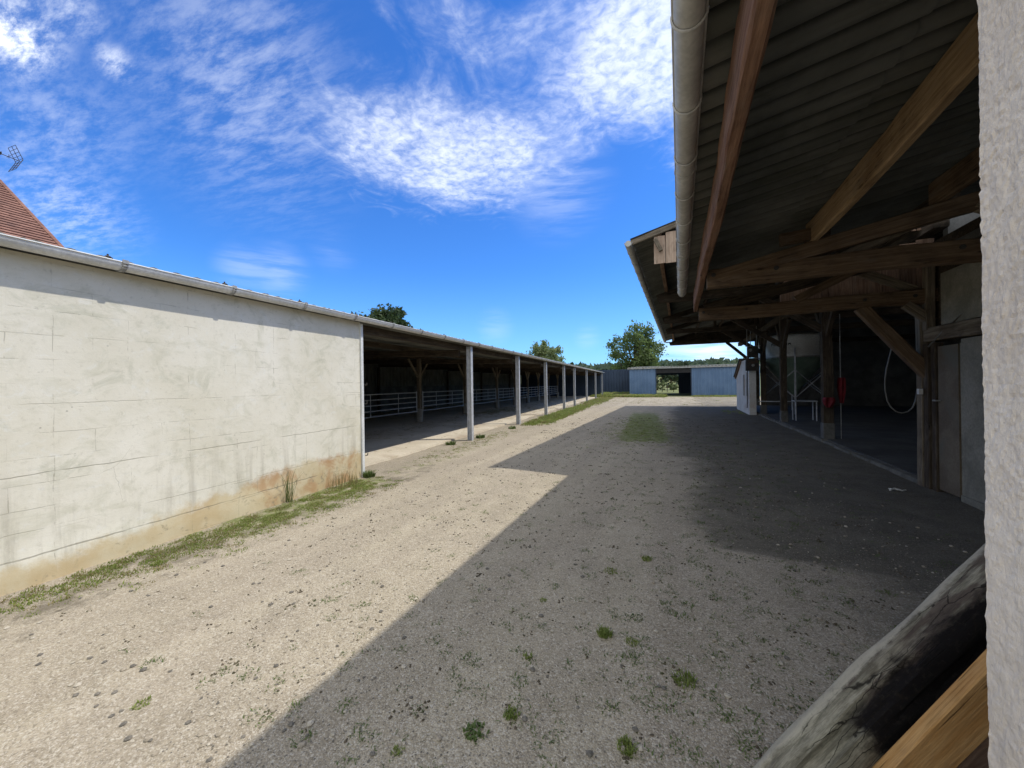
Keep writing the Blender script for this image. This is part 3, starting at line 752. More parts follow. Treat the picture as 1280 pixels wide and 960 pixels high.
for ty, zb in ((5.43, 2.89), (7.66, 2.795)):
    for bx in (.40, 1.05, 2.62, 3.2):
        mb = MB(); mb.tube([(bx, ty-.078, zb+.02), (bx, ty-.098, zb+.02)], .016, 6); mb.tube([(bx, ty-.078, zb+.02), (bx, ty-.087, zb+.02)], .026, 10); mk('bolt', mb, M['steel_dark'], cano)
beam('purlin_block', (1.10, 5.40, 2.89+.2*1.3+.09), (1.40, 5.40, 2.89+.2*1.4+.09), .10, .13, M['wood_brown'], cano)
beam('strut', (1.75, 7.60, 2.9), (2.55, 7.60, 3.30), .09, .12, M['wood_brown'], cano)
beam('strut', (2.75, 5.40, 3.36), (3.6, 5.40, 2.86), .13, .15, M['wood_grey'], cano)
beam('strut', (1.7, 5.5, 2.98), (2.35, 5.5, 3.26), .06, .10, M['wood_grey'], cano)
beam('corner_brace', (3.3, 5.43, 2.42), (2.98, 5.43, 2.78), .09, .11, M['wood_grey'], cano)
beam('knee_brace', (3.40, 7.66, 1.60), (2.60, 7.66, 2.72), .13, .17, M['wood_brown'], cano, jit=.012, ch=.014, seg=.12)
beam('corner_brace', (3.40, 7.62, 2.42), (3.10, 7.62, 2.70), .09, .12, M['wood_grey'], cano)
beam('corner_brace', (2.55, 7.70, 3.30), (3.25, 7.70, 2.92), .08, .12, M['wood_grey'], cano)
beam('canopy_post', (3.36, 7.60, 2.3), (3.36, 7.60, 3.46), .10, .12, M['wood_grey'], cano)
beam('canopy_post', (3.52, 5.43, 2.3), (3.52, 5.43, 3.4), .12, .12, M['wood_grey'], cano)
mb = MB(); mb.tube([(3.3, 7.5, 2.05), (3.33, 7.2, 2.25), (3.37, 6.95, 2.42), (3.42, 6.7, 2.5)], .012, 6)
setp(mk('cable', mb, M['cable']), 'thin grey cable slung from the first barn post up to the concrete panel', 'cable')

# hose loop beside the first post
mb = MB(); pts = [(3.06,7.9,2.12),(3.03,7.9,1.97),(2.985,7.9,1.75),(2.965,7.9,1.58),(2.965,7.9,1.42),(2.99,7.9,1.25),(3.03,7.9,1.15),(3.09,7.9,1.085),(3.16,7.9,1.06),(3.23,7.9,1.08),(3.285,7.9,1.14),(3.32,7.9,1.24),(3.335,7.88,1.40)]
mb.tube(pts, .011, 8); setp(mk('hose', mb, M['cable'], smooth=True), 'thin pale hose hanging in a loop left of the first barn post', 'hose')

# red rags / overalls hanging on the second post
mb = MB()
def cloth(mb, c, w, h, sd):
    n, m = 8, 12; base = len(mb.v)
    for side in (0, 1):
        for j in range(m+1):
            for i in range(n+1):
                s_, t_ = i/n-.5, j/m
                ww = w*(.45+.55*math.sin(math.pi*min(1, .25+t_*.8)))
                f = .035*math.sin(s_*11+sd+t_*2)+.02*mnoise.noise((s_*5, t_*5, sd))
                mb.v.append((c[0]+s_*ww*.96+f*.26, c[1]-s_*ww*.26+f-.02*side, c[2]-t_*h+.02*mnoise.noise((s_*6, sd, 1))))
    q = (n+1)*(m+1)
    for j in range(m):
        for i in range(n):
            a = base+j*(n+1)+i; mb.f.append((a, a+1, a+n+2, a+n+1)); mb.f.append((a+q+1, a+q, a+q+n+1, a+q+n+2))
    mb.m = [0]*len(mb.f)
cloth(mb, (3.54, 12.43, 1.13), .26, .26, 1.)
setp(mk('red_bag', mb, M['red'], smooth=True), 'crumpled bright red cloth tied around the second barn post', 'cloth')
mb = MB(); cloth(mb, (3.84, 12.55, 1.64), .17, .66, 4.)
setp(mk('red_overall', mb, M['red'], smooth=True), 'long dark red garment hanging just right of the second barn post', 'garment')
mb = MB(); mb.tube([(3.84, 12.60, 0.05), (3.84, 12.60, 3.3)], .010, 8)
setp(mk('steel_pole', mb, M['galv_dull']), 'slim upright steel pole holding the dark red garment', 'pole')

# feed hopper (silo)
silo = thing('feed_silo', 'cream and green hopper silo with funnel base on thin steel legs inside the barn', 'silo', (5.0, 22.3, .05))
F = W[silo.name]
def lathe(mb, prof, n=40):
    base = len(mb.v)
    for r_, z_ in prof:
        for k in range(n): mb.v.append((r_*math.cos(2*math.pi*k/n), r_*math.sin(2*math.pi*k/n), z_))
    for i in range(len(prof)-1):
        for k in range(n): mb.f.append((base+i*n+k, base+i*n+(k+1)%n, base+(i+1)*n+(k+1)%n, base+(i+1)*n+k))
    mb.m = [0]*len(mb.f)
mb = MB(); lathe(mb, [(1.38,2.60),(1.40,2.60),(1.40,3.55),(1.36,3.60),(.8,3.72),(0.01,3.8)]); band = mk('tank_band', mb, M['silo_band'], silo, F, smooth='auto')
mb = MB(); lathe(mb, [(1.37,2.60),(.18,.98),(.16,.85),(.01,.85)]); mk('cone', mb, M['silo_cone'], silo, F, smooth='auto')
mb = MB(); lathe(mb, [(1.43,2.57),(1.43,2.63),(1.40,2.63)]); mk('ring', mb, M['galv_dull'], silo, F, smooth='auto')
legs = []
for k in range(6):
    a = R(20+60*k); lx, ly = 1.42*math.cos(a), 1.42*math.sin(a); legs.append((lx, ly))
    mb = MB(); mb.box((lx-.03, ly-.03, -.02), (lx+.03, ly+.03, 3.0)); mk('leg', mb, M['galv'], silo, F)
for k in range(6):
    (ax, ay), (bx_, by_) = legs[k], legs[(k+1)%6]
    mb = MB(); mb.tube([(ax,ay,.75), (bx_,by_,2.0)], .022, 6); mb.tube([(ax,ay,2.0), (bx_,by_,.75)], .018, 6); mk('cross_brace', mb, M['galv'], silo, F)
mb = MB(); px = 0
for wd, hh in ((.10,.13),(.06,.13),(.11,.11),(.07,.13),(.09,.12),(.05,.13),(.1,.1)):     # the photograph's blurred dark lettering
    a = R(222)+px/1.4; r0 = 1.405
    for (o1, o2, za, zb_) in ((0, .022, 0, hh), (wd-.02, wd, .01, hh), (0, wd, hh-.03, hh), (0, wd, hh*.45, hh*.45+.025)):
        q0, q1 = a+o1/1.4, a+o2/1.4
        mb.add([(r0*math.cos(q), r0*math.sin(q), 3.13+zz) for q, zz in ((q0,za),(q1,za),(q1,zb_),(q0,zb_))], [(0,1,2,3)])
    px += wd+.035
o = mk('lettering', mb, M['letters'], band, F); so = o.modifiers.new('s', 'SOLIDIFY'); so.thickness = .004
st = thing('steel_trestle', 'low welded steel trestle frame under the hopper silo', 'trestle', (4.35, 17.9, .05)); F = W[st.name]
mb = MB(); mb.box((-.35,-.25,.72), (.35,.25,.76)); mk('top', mb, M['galv'], st, F)
for sx in (-.32, .32):
    for sy in (-.22, .22):
        mb = MB(); mb.tube([(sx,sy,-.01),(sx,sy,.72)], .022, 6); mk('leg', mb, M['galv'], st, F)
mb = MB(); mb.box((-1.5,-.02,.70),(-.36,.02,.735)); mk('side_rail', mb, M['galv'], st, F)

# annex with sloping roof
an = thing('white_annex', 'small white rendered annex with slit windows at the far end of the barn', 'annex', (2.95, 23, 0))
mb = MB()
prof = [(20.95,-.05),(25.3,-.05),(25.3,1.85),(23.3,2.62),(20.95,2.62)]
mb.prism(prof, lambda y, z: (2.98, y, z), lambda y, z: (3.26, y, z))
mk('wall', mb, M['white_render_dim'], an)
mb = MB(); mb.prism([(25.5,1.80),(25.5,1.87),(23.2,2.76),(23.2,2.69)], lambda y, z: (2.85, y, z), lambda y, z: (3.44, y, z)); mk('roof', mb, M['fibre'], an)
mb = MB(); mb.prism([(25.45,1.70),(25.45,1.79),(23.2,2.67),(23.2,2.58)], lambda y, z: (2.90, y, z), lambda y, z: (2.975, y, z)); mk('barge_board', mb, M['wood_board'], an)
for yy, hh in ((22.35, 1.05), (21.35, 1.15)):
    mb = MB(); mb.box((2.955, yy, .85), (2.985, yy+.32, .85+hh)); f_ = mk('window', mb, M['concrete'], an)
    mb = MB(); mb.box((2.945, yy+.04, .89), (2.953, yy+.28, .81+hh)); mk('pane', mb, M['galv_dull'], f_)
mb = MB(); mb.tube([(2.93, 21.25, .3), (2.93, 20.98, 2.6)], .02, 6); mk('drain_pipe', mb, M['black'], an)
# dark switch cabinets on the annex corner
cb = thing('switch_cabinet', 'dark metal switch cabinet with cable conduits above the white annex corner', 'cabinet', (3.1, 20.75, 2.0)); F = W[cb.name]
mb = MB(); mb.box((-.28,-.1,.05),(.22,.1,.60)); o = mk('box', mb, M['steel_dark'], cb, F); bv = o.modifiers.new('b','BEVEL'); bv.width=.01
mb = MB(); mb.box((-.2,-.1,.66),(.22,.1,1.15)); o = mk('box', mb, M['steel_dark'], cb, F); bv = o.modifiers.new('b','BEVEL'); bv.width=.01
mb = MB(); mb.tube([(-.1,-.12,1.0),(-.1,-.17,1.0)], .07, 12); mb.tube([(0,-.12,.3),(0,-.17,.3)], .06, 12); mk('dial', mb, M['galv_dull'], cb, F)
for dx in (-.22, -.08, .16):
    mb = MB(); mb.tube([(dx,-.05,.6),(dx,-.05,2.1)], .014, 6); mk('conduit', mb, M['galv_dull'], cb, F)
mb = MB(); mb.tube([(-.3,-.11,1.18),(.3,-.11,1.18)], .014, 6); mb.tube([(-.35,-.11,.62),(.3,-.11,.62)], .014, 6); mk('rail', mb, M['galv_dull'], cb, F)

# ------------------------------------------------------------------ near wall and the leaning timbers
mb = MB()
# wall corner with coarse render: dense front face and rounded, ragged arris
WX, WN, WF = .600, .80, 1.172          # face towards the yard, near and far ends
ny_, nz_n = 74, 420
for j in range(nz_n+1):
    z_ = -.05+3.45*j/nz_n
    for i in range(ny_+9):
        if i <= ny_: y_, x_ = WN+(WF-WN)*i/ny_, WX
        else: y_, x_ = WF, WX + .03*(i-ny_)
        if i == ny_: x_ += .003; y_ -= .002
        d_ = (.5+1.1*max(0, mnoise.noise((3, z_*3.1, y_*4))+.45))*.0030*mnoise.noise((x_*90, z_*90, y_*90)) + .0030*mnoise.noise((x_*30, z_*30, y_*30)) + .002*mnoise.noise((1, z_*8, y_*8))
        if i < ny_: x_ -= d_
        elif i == ny_: x_ -= d_*.7; y_ += d_*.7
        else: y_ += d_
        mb.v.append((x_, y_, z_))
m_ = ny_+9
for j in range(nz_n):
    for i in range(m_-1): a = j*m_+i; mb.f.append((a+1, a, a+m_, a+m_+1))
mb.m = [0]*len(mb.f)
mb.box((WX+.012, WN, -.05), (3.42, WF-.012, 3.38))
o = mk('near_wall', mb, M['render_near'], smooth=False); setp(o, 'cream coarse rendered wall edge standing tall at the right of the photo', 'wall')

def logbeam(name, p0, p1, w, h, mat, label, jit=.012, roll=0, rag=True, seg=.05, ch=.02):
    o = beam(name, p0, p1, w, h, mat, jit=jit, roll=roll, seg=seg, ch=ch, ragged=rag)
    setp(o, label, 'timber'); return o
def round_log(name, p0, p1, r0, mats, label, sd=3.):
    p0 = Vector(p0); p1 = Vector(p1); d_ = p1-p0; L = d_.length; x = d_/L
    y = Vector((0,0,1)).cross(x).normalized(); z = x.cross(y)
    Mx = Matrix(((x.x,y.x,z.x,p0.x),(x.y,y.y,z.y,p0.y),(x.z,y.z,z.z,p0.z),(0,0,0,1)))
    mb = MB(); n, m = 90, 56
    for i in range(n+1):
        X = L*i/n
        for k in range(m):
            a = 2*math.pi*k/m; ca, sa = math.cos(a), math.sin(a)
            q = (abs(ca)**3.2+abs(sa)**3.2)**(-1/3.2)                       # squared-up round
            rr = r0*q*(1+.05*mnoise.noise((X*1.5, ca*1.2, sa*1.2+sd))+.05*mnoise.noise((X*4, ca*3, sa*3+sd))+.022*mnoise.noise((X*5, ca*16, sa*16+sd)))
            rr -= .022*smooth(mnoise.noise((X*1.1, ca*2.4+5, sa*2.4+sd)), .22, .34)*r0/.13
            mb.v.append((X, ca*rr, sa*rr+.012*math.sin(X*3.2)))
    for i in range(n):
        for k in range(m): mb.f.append((i*m+k, i*m+(k+1)%m, (i+1)*m+(k+1)%m, (i+1)*m+k))
    mb.f.append(tuple(range(m-1,-1,-1))); mb.f.append(tuple(n*m+k for k in range(m))); mb.m = [0]*len(mb.f)
    return setp(mk(name, mb, mats, frame=Mx, smooth='auto'), label, 'timber')
def mat_log():
    m = wood('old_weathered_log', (.12,.11,.078), (.32,.295,.22), (.085,.055,.042), .7, lx=3.5); nt = m.node_tree; g = G(nt); b = nt.nodes['Principled BSDF']
    src = b.inputs['Base Color'].links[0].from_socket; c = g.coord(); s3 = g.sep(c)
    n = g.noise(g.map(c, (1,2,2)), 5, 7, .7, .4)
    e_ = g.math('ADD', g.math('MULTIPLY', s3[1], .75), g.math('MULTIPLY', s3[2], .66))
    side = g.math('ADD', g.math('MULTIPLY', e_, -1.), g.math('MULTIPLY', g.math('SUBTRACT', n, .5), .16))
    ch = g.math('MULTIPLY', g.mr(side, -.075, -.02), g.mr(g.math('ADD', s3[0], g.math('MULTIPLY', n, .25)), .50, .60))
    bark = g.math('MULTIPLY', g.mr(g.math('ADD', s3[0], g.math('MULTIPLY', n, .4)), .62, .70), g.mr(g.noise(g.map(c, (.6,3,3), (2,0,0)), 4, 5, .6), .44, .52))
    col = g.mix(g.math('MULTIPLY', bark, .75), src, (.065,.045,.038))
    col = g.mix(ch, col, (.009,.008,.008))  # lower side coloured near black from a little above the foot
    pale = g.math('MULTIPLY', g.mr(g.math('ADD', e_, g.math('MULTIPLY', g.math('SUBTRACT', g.noise(c, 9, 6, .7), .5), .05)), .091, .105), 1.)
    cr1 = g.vor(g.map(g.mix(.06, c, g.noise(c, 6, 4, .6, col=True)), (1.2,9,9)), 2.2, 'DISTANCE_TO_EDGE')
    crm = g.math('MULTIPLY', g.mr(cr1, .004, .03, .85, 0), g.mr(g.noise(c, 3, 3), .42, .55))
    col = g.mix(crm, col, (.012,.010,.008))
    col = g.mix(g.math('MULTIPLY', pale, .7), col, (.42,.385,.30))
    col = g.mix(g.mr(g.noise(c, 45, 6, .75), .5, .75, 0, .4), col, (.05,.042,.033))
    g.lk(col, b.inputs['Base Color']); return m
round_log('weathered_log', (.318, 1.732, -.025), (1.228, 2.117, .935), .100, mat_log(), 'thick weathered grey log with black underside leaning behind the cream wall')
logbeam('fresh_timber', (.525, 1.71, .0), (1.02, 1.755, .79), .05, .115, M['wood_new'], 'clean orange sawn timber leaning just below the thick weathered log', .003, R(0), False, .2, .004)
logbeam('old_timber', (.697, 1.80, .05), (1.06, 1.83, .62), .11, .11, M['wood_board'], 'rough split brown timber beneath the orange sawn timber', .014, R(12))
mb = MB(); mb.add([(0,0,0),(.03,.008,.006),(.034,.028,.004),(.004,.022,.002)], [(0,1,2,3)])
o = mk('paper_scrap', mb, M['white_plastic'], loc=(.75, 2.12, .004)); so = o.modifiers.new('s','SOLIDIFY'); so.thickness=.002
setp(o, 'tiny white paper scrap on the ground beside the foot of the orange timber', 'litter')
mb = MB(); mb.tube([(0,0,.01),(.06,.04,.03),(.14,.03,.012),(.20,.08,.012)], .012, 6); mb.tube([(.02,.1,.01),(.1,.02,.02)], .01, 6)
setp(mk('white_litter', mb, M['white_plastic'], loc=(2.72, 7.15, 0)), 'twisted white plastic litter on dark ground near the first barn post', 'litter')

# ------------------------------------------------------------------ blue shed at the end of the yard
bs = thing('blue_shed', 'long blue sheet metal shed with a dark drive-through opening at the end of the yard', 'shed', (0, 46, 0))
YB = 46.; H = 3.18
mk('left_panel', ribbed(-5.3, -2.45, -.03, H-.12, YB, .36, .085), M['blue_sheet'], bs)
mk('right_panel', ribbed(1.16, 7.5, -.03, H-.02, YB, .36, .085), M['blue_sheet'], bs)
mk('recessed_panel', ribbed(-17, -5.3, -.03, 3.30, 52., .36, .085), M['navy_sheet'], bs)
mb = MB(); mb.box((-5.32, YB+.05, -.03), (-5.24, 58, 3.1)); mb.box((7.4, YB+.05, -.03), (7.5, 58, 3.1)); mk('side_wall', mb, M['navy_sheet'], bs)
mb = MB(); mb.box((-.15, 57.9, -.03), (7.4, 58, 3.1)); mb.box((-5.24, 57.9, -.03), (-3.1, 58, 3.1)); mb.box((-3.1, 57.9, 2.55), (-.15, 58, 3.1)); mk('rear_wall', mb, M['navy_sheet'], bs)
mb = MB(); mb.box((-2.45, YB+.02, H-.62), (1.16, YB+.10, H-.10)); mk('door_header', mb, M['black'], bs)
mb = corr((-5.5, YB-.2, H+.06), (1,0,0), (0,1,.045), 13.1, 12.3, wave=.333, amp=.02); mk('roof', mb, M['fibre'], bs, smooth='auto')
mb = MB(); mb.box((-5.5, YB-.23, H-.10), (7.6, YB-.205, H+.05)); mk('fascia', mb, M['galv_dull'], bs)
mb = MB(); mb.box((-2.50, YB-.05, -.03), (-2.40, YB+.12, H-.1)); mb.box((1.11, YB-.05, -.03), (1.20, YB+.12, H-.1)); mk('door_jamb', mb, M['navy_sheet'], bs)
fe = thing('field_fence', 'low pale post and rail fence seen through the opening of the blue shed', 'fence', (-2, 66, 0)); F = I4
for i in range(8):
    mb = MB(); mb.box((-7+i*1.7, 66, -.05), (-6.9+i*1.7, 66.1, 1.15)); mk('post', mb, M['wood_grey'], fe)
for z_ in (.6, 1.05):
    mb = MB(); mb.box((-7, 65.94, z_), (5, 65.985, z_+.1)); mk('rail', mb, M['wood_grey'], fe)

# ------------------------------------------------------------------ tiled house and aerial beyond the shed
hs = thing('tiled_house', 'house with steep red brown clay tile roof rising behind the cattle shed', 'house', (-22, 2, 0), LF)
ry = 7.0; rz_ = 9.2; hw = 5.0; ez = rz_-hw*1.0
V0 = -9.
mb = MB()
mb.add([(-22+hw, V0, ez), (-22+hw, ry+1.07, ez), (-22, ry, rz_), (-22, V0, rz_), (-22-hw, ry+1.07, ez), (-22-hw, V0, ez)],
       [(0,1,2,3), (1,4,2), (4,5,3,2)])
o = mk('roof', mb, M['tile'], hs, LF); so = o.modifiers.new('s','SOLIDIFY'); so.thickness = .12; so.offset = -1
# real tile courses
mb = MB(); k = 0; z_ = ez+.02
while z_ < rz_-.05:
    w_ = rz_-z_; ve = ry + w_*.214
    mb.prism([(0,0),(.10,.0),(.11,.022),(.0,.03)], lambda p, q, w_=w_, z_=z_: (-22+w_+.035-p*.7+q*.7, V0, z_+p*.7+q*.7),
             lambda p, q, w_=w_, z_=z_, ve=ve: (-22+w_+.035-p*.7+q*.7, ve, z_+p*.7+q*.7))
    z_ += .115
mk('tile_courses', mb, M['tile'], hs, LF)
mb = MB(); mb.tube([(-22, V0, rz_+.03), (-22, ry, rz_+.03)], .10, 8); mb.tube([(-22, ry, rz_+.03), (-22+hw, ry+1.07, ez+.05)], .075, 8); mk('ridge_tiles', mb, M['tile'], hs, LF)
mb = MB(); mb.box((-22-hw+.4, V0, -.05), (-22+hw-.4, ry+.7, ez+.12)); mk('wall', mb, M['white_render_dim'], hs, LF)
tv = thing('tv_aerial', 'thin metal television aerial above the tiled roof against the sky', 'aerial', (-22, 6.95, 9.2), LF); F = W[tv.name]; F2 = F @ Matrix.Translation((0,0,.28))
mb = MB(); mb.tube([(0,-.6,0), (0,-.6,1.25)], .02, 6); mk('mast', mb, M['galv_dull'], tv, F)
mb = MB(); mb.tube([(0,-1.2,.86), (0,.52,.72)], .013, 6); boom = mk('boom', mb, M['steel_dark'], tv, F2)
mb = MB()
for sg in (1, -1):
    for q in range(5):
        e = q/4*.40
        mb.tube([(-.26, .55-e*.45, .72+sg*(.04+e)), (.26, .55-e*.45, .72+sg*(.04+e))], .007, 5)
    for xx in (-.26, 0, .26): mb.tube([(xx, .55, .72), (xx, .55-.18, .72+sg*.44)], .010, 5)
mk('reflector', mb, M['steel_dark'], tv, F2)
for q in range(6):
    yq = .3-q*.22; mb = MB(); zq = .74+(.52-yq)*.08
    mb.tube([(-.15,yq,zq),(.15,yq,zq)], .008, 5); mb.tube([(0,yq,zq-.07),(0,yq,zq+.07)], .008, 5); mk('director', mb, M['steel_dark'], boom, F2)
mb = MB(); mb.box((-.05,-.02,.72),(.05,.12,.80)); mk('junction_box', mb, M['black'], boom, F2)

# ------------------------------------------------------------------ trees
def leafq(mb, p, s, rnd):
    a = Vector((rnd.gauss(0,1), rnd.gauss(0,1), rnd.gauss(0,.7))).normalized(); b_ = a.orthogonal().normalized()
    b_ = (Matrix.Rotation(rnd.random()*6.28, 3, a) @ b_); c_ = a.cross(b_)
    w = s*rnd.uniform(.35,.6); l = s*rnd.uniform(.7,1.2)
    mb.add([p-b_*l, p+c_*w+a*s*.15, p+b_*l, p-c_*w-a*s*.1], [(0,1,2,3)])
def tree(name, label, cat, base, H, R_, cz, nc, nl, ls, mat, group=None, seed=1, flat=1., upright=False, crz=None):
    rnd = random.Random(seed)
    rt = thing(name, label, cat, base, group=group); F = W[rt.name]
    tb = MB(); crz = crz or (H-cz)
    trunk = [(0,0,-.2),(.05,.03,H*.2),(.0,.08,H*.4),(.08,.0,H*.62)]
    tb.tube(trunk, [H*.032, H*.024, H*.018, H*.010], 8); trk = mk('trunk', tb, M['bark'], rt, F, smooth=True)
    cm = MB(); lm = MB()
    for c in range(nc):
        while True:
            q = Vector((rnd.uniform(-1,1), rnd.uniform(-1,1), rnd.uniform(-1,1)))
            if .25 < q.length < 1: break
        p = Vector((q.x*R_*.9, q.y*R_*.9, cz+q.z*crz*.9*flat))
        s = rnd.uniform(.13,.24)*R_*(.8+.5*(1-q.length))
        t0 = Vector((0,0,max(H*.22, min(H*.6, p.z-rnd.uniform(.2,.4)*H))))
        mid = (t0+p)/2 + Vector((0,0,-.05*H))
        lm.tube([t0, mid, p], [H*.009, H*.006, H*.0025], 5)
        for i in range(nl):
            d = Vector((rnd.gauss(0,1), rnd.gauss(0,1), rnd.gauss(0,.75)*(2.2 if upright else 1)))
            d = d.normalized()*abs(rnd.gauss(.75,.35))
            leafq(cm, p + d*s*1.15, ls*rnd.uniform(.7,1.3), rnd)
    mk('limbs', lm, M['bark'], trk, F); mk('crown', cm, mat, rt, F)
    return rt
tree('oak_tree', 'large spreading oak with open uneven crown rising behind the blue shed', 'tree', (-6.4, 62, 0), 10.8, 4.7, 6.3, 64, 120, .22, M['leaf_oak'], seed=5, crz=4.5)
tree('round_tree', 'dense dark green tree crown showing above the near part of the cattle shed roof', 'tree', (-28.2, 31.3, 0), 9.9, 3.7, 6.6, 80, 170, .20, M['leaf_dark'], seed=8, crz=3.4)
tree('willow_tree', 'pale feathery green tree behind the far half of the cattle shed roof', 'tree', (-25.4, 76, 0), 10.4, 4.3, 6.2, 60, 150, .26, M['leaf_pale'], seed=11, upright=True, crz=4.)
tree('poplar_tree', 'tiny narrow dark poplar between the pale feathery tree and the oak', 'tree', (-30.6, 117.5, 0), 9.8, 1.1, 5.5, 22, 80, .3, M['leaf_dark'], seed=14, crz=4.4)
rnd = random.Random(3)
for i, (x, y, h) in enumerate(((-3.9,78,5.2),(-1.6,80,6.),(.6,84,6.2),(-6,86,6.5))):
    tree('hedge_tree', ['bushy hedge tree left of centre in the blue shed opening','bushy hedge tree in the middle of the blue shed opening','taller hedge tree at the right of the blue shed opening','hedge tree farthest left beyond the blue shed'][i], 'tree',
         (x,y,0), h, 2.2, h*.52, 26, 80, .24, M['leaf_wood'], 'trees beyond the field fence', 20+i)
for i, (x, y, h) in enumerate(((-2.55,64.2,1.9),(-.9,63.5,1.7))):
    tree('bush', ['pale leafy bush at the left inside edge of the blue shed opening','pale leafy bush at the right inside edge of the blue shed opening'][i], 'bush',
         (x,y,0), h, .8, h*.55, 14, 60, .11, M['leaf_pale'], 'bushes by the field fence', 40+i)
# wooded ridge far off
rnd = random.Random(9); mb = MB()
for i in range(2600):
    a = R(rnd.uniform(-46, 38)); d = rnd.uniform(250, 430); x, y = d*math.sin(a), d*math.cos(a)
    zb = hill(x, y); r_ = rnd.uniform(2.6, 4.6); base = len(mb.v)
    h_ = r_*rnd.uniform(.8, 1.25)
    for q in range(14):
        dv = Vector((rnd.gauss(0,1), rnd.gauss(0,1), rnd.gauss(.2,.8))).normalized()*rnd.uniform(.6,1.)
        leafq(mb, Vector((x+dv.x*r_, y+dv.y*r_, zb+h_*.8+dv.z*h_*.8)), r_*.6, rnd)
setp(mk('far_wood', mb, M['leaf_wood']), 'distant wooded ridge on the horizon', 'woodland', kind='stuff')

# ------------------------------------------------------------------ grass, weeds and pebbles
def blades(mb, c, n, h, spread, rnd, w=.004, lean=.5):
    for i in range(n):
        a = rnd.random()*6.283; r_ = spread*math.sqrt(rnd.random()); hh = h*rnd.uniform(.45,1.1)
        p = Vector((c[0]+r_*math.cos(a), c[1]+r_*math.sin(a), c[2]-.01))
        b_ = rnd.random()*6.283; d = Vector((math.cos(b_), math.sin(b_), 0))*hh*lean*rnd.uniform(.3,1.2); s = Vector((-d.y, d.x, 0)).normalized()*w*rnd.uniform(.7,1.4)
        m1 = p + d*.35 + Vector((0,0,hh*.6)); t = p + d + Vector((0,0,hh*(1-.25*lean)))
        mb.add([p-s, p+s, m1+s*.8, m1-s*.8, t], [(0,1,2,3), (3,2,4)])
def L2W(u, v): 
    a = R(4.3); return (u*math.cos(a)-v*math.sin(a), u*math.sin(a)+v*math.cos(a))
rnd = random.Random(21)
g1 = MB(); gd = MB()
def scatter(n, fu, fv, hh, sp, nb, lf=True, dry=.25, w=.004):
    for i in range(n):
        u, v = fu(), fv(); x, y = L2W(u, v) if lf else (u, v)
        if mnoise.noise((x*4.5, y*4.5, 7)) < -.22: continue
        blades(gd if rnd.random() < dry else g1, (x, y, ground_z(x, y)), nb, hh*rnd.uniform(.5,1.2), sp, rnd, w)
tri = lambda a, b, m: (lambda: rnd.triangular(a, b, m))
scatter(1500, tri(-4.78,-3.75,-4.5), tri(1.6,5.7,5.0), .035, .05, 16, dry=.3)
scatter(1500, tri(-4.78,-4.1,-4.55), tri(.2,5.7,3.6), .028, .06, 12, dry=.3)
scatter(420, tri(-4.78,-4.1,-4.7), tri(-.2,3.,2.2), .035, .04, 14)
scatter(420, tri(-5.0,-3.9,-4.5), tri(5.8,13.5,10), .035, .06, 14, dry=.45)
scatter(1500, tri(-4.75,-3.5,-4.3), tri(13.6,27.5,19), .13, .13, 22, dry=.15, w=.007)
scatter(900, tri(-4.9,-3.2,-4.3), tri(26,44,34), .14, .2, 16, dry=.35, w=.012)
scatter(1500, tri(-1.7,1.1,-.2), tri(9.6,20,12.5), .03, .09, 20, dry=.15)
scatter(800, lambda: rnd.uniform(-9,-1.5), lambda: rnd.uniform(42.6,45.8), .34, .3, 30, False, .25, .018)
scatter(400, lambda: rnd.uniform(1.3,6), lambda: rnd.uniform(44.2,45.8), .2, .3, 20, False, .3, .015)
scatter(500, lambda: rnd.uniform(-9,-5.4), lambda: rnd.uniform(45.5,51.8), .45, .3, 30, False, .25, .018)
scatter(260, lambda: rnd.uniform(-7,3), lambda: rnd.uniform(29,43), .05, .25, 12, False, .6, .012)
scatter(40, lambda: rnd.uniform(2.1,2.85), lambda: rnd.uniform(21.5,24), .06, .12, 16, False, .1, .008)
setp(mk('short_grass', g1, M['grass']), 'short green grass growing along the shed and yard', 'grass', kind='stuff')
setp(mk('dry_grass', gd, M['grass_dry']), 'straw coloured dry grass among the green', 'grass', kind='stuff')
# thin weeds sprinkled over the gravel
yw = MB()
for i in range(2600):
    x = rnd.gauss(.3, 1.6); y = 1.2 + 12*rnd.random()**1.6
    if x > 3 or x < -4: continue
    if rnd.random() < .55 and not (abs(x-.1-.11*y) < .75): continue
    k = rnd.uniform(.4, 1.)
    blades(yw, (x, y, ground_z(x, y)), int(8+16*k), .014+.02*k, .015+.04*k, rnd, .0026, 1.3)
setp(mk('yard_weeds', yw, M['weed']), 'tiny low weeds sprouting all over the gravel', 'weeds', kind='stuff')
stw = MB()
for i in range(2600):
    v = rnd.choice((rnd.gauss(21, 2.2), rnd.uniform(7, 40))); u = rnd.gauss(-8.3, .5) if rnd.random() < .6 else rnd.uniform(-9., -5.6)
    x, y = L2W(u, v); a = rnd.random()*3.14; l = rnd.uniform(.03,.10); dx, dy = math.cos(a)*l, math.sin(a)*l; z = .04+rnd.random()**2*.04; w_ = .004+.0003*v
    stw.add([(x-dx,y-dy,z),(x-dx+dy/l*w_,y-dy-dx/l*w_,z+.006),(x+dx+dy/l*w_,y+dy-dx/l*w_,z+.008),(x+dx,y+dy,z+.003)], [(0,1,2,3)])
setp(mk('straw', stw, M['grass_dry']), 'loose straw strewn over the shed floor', 'straw', kind='stuff')
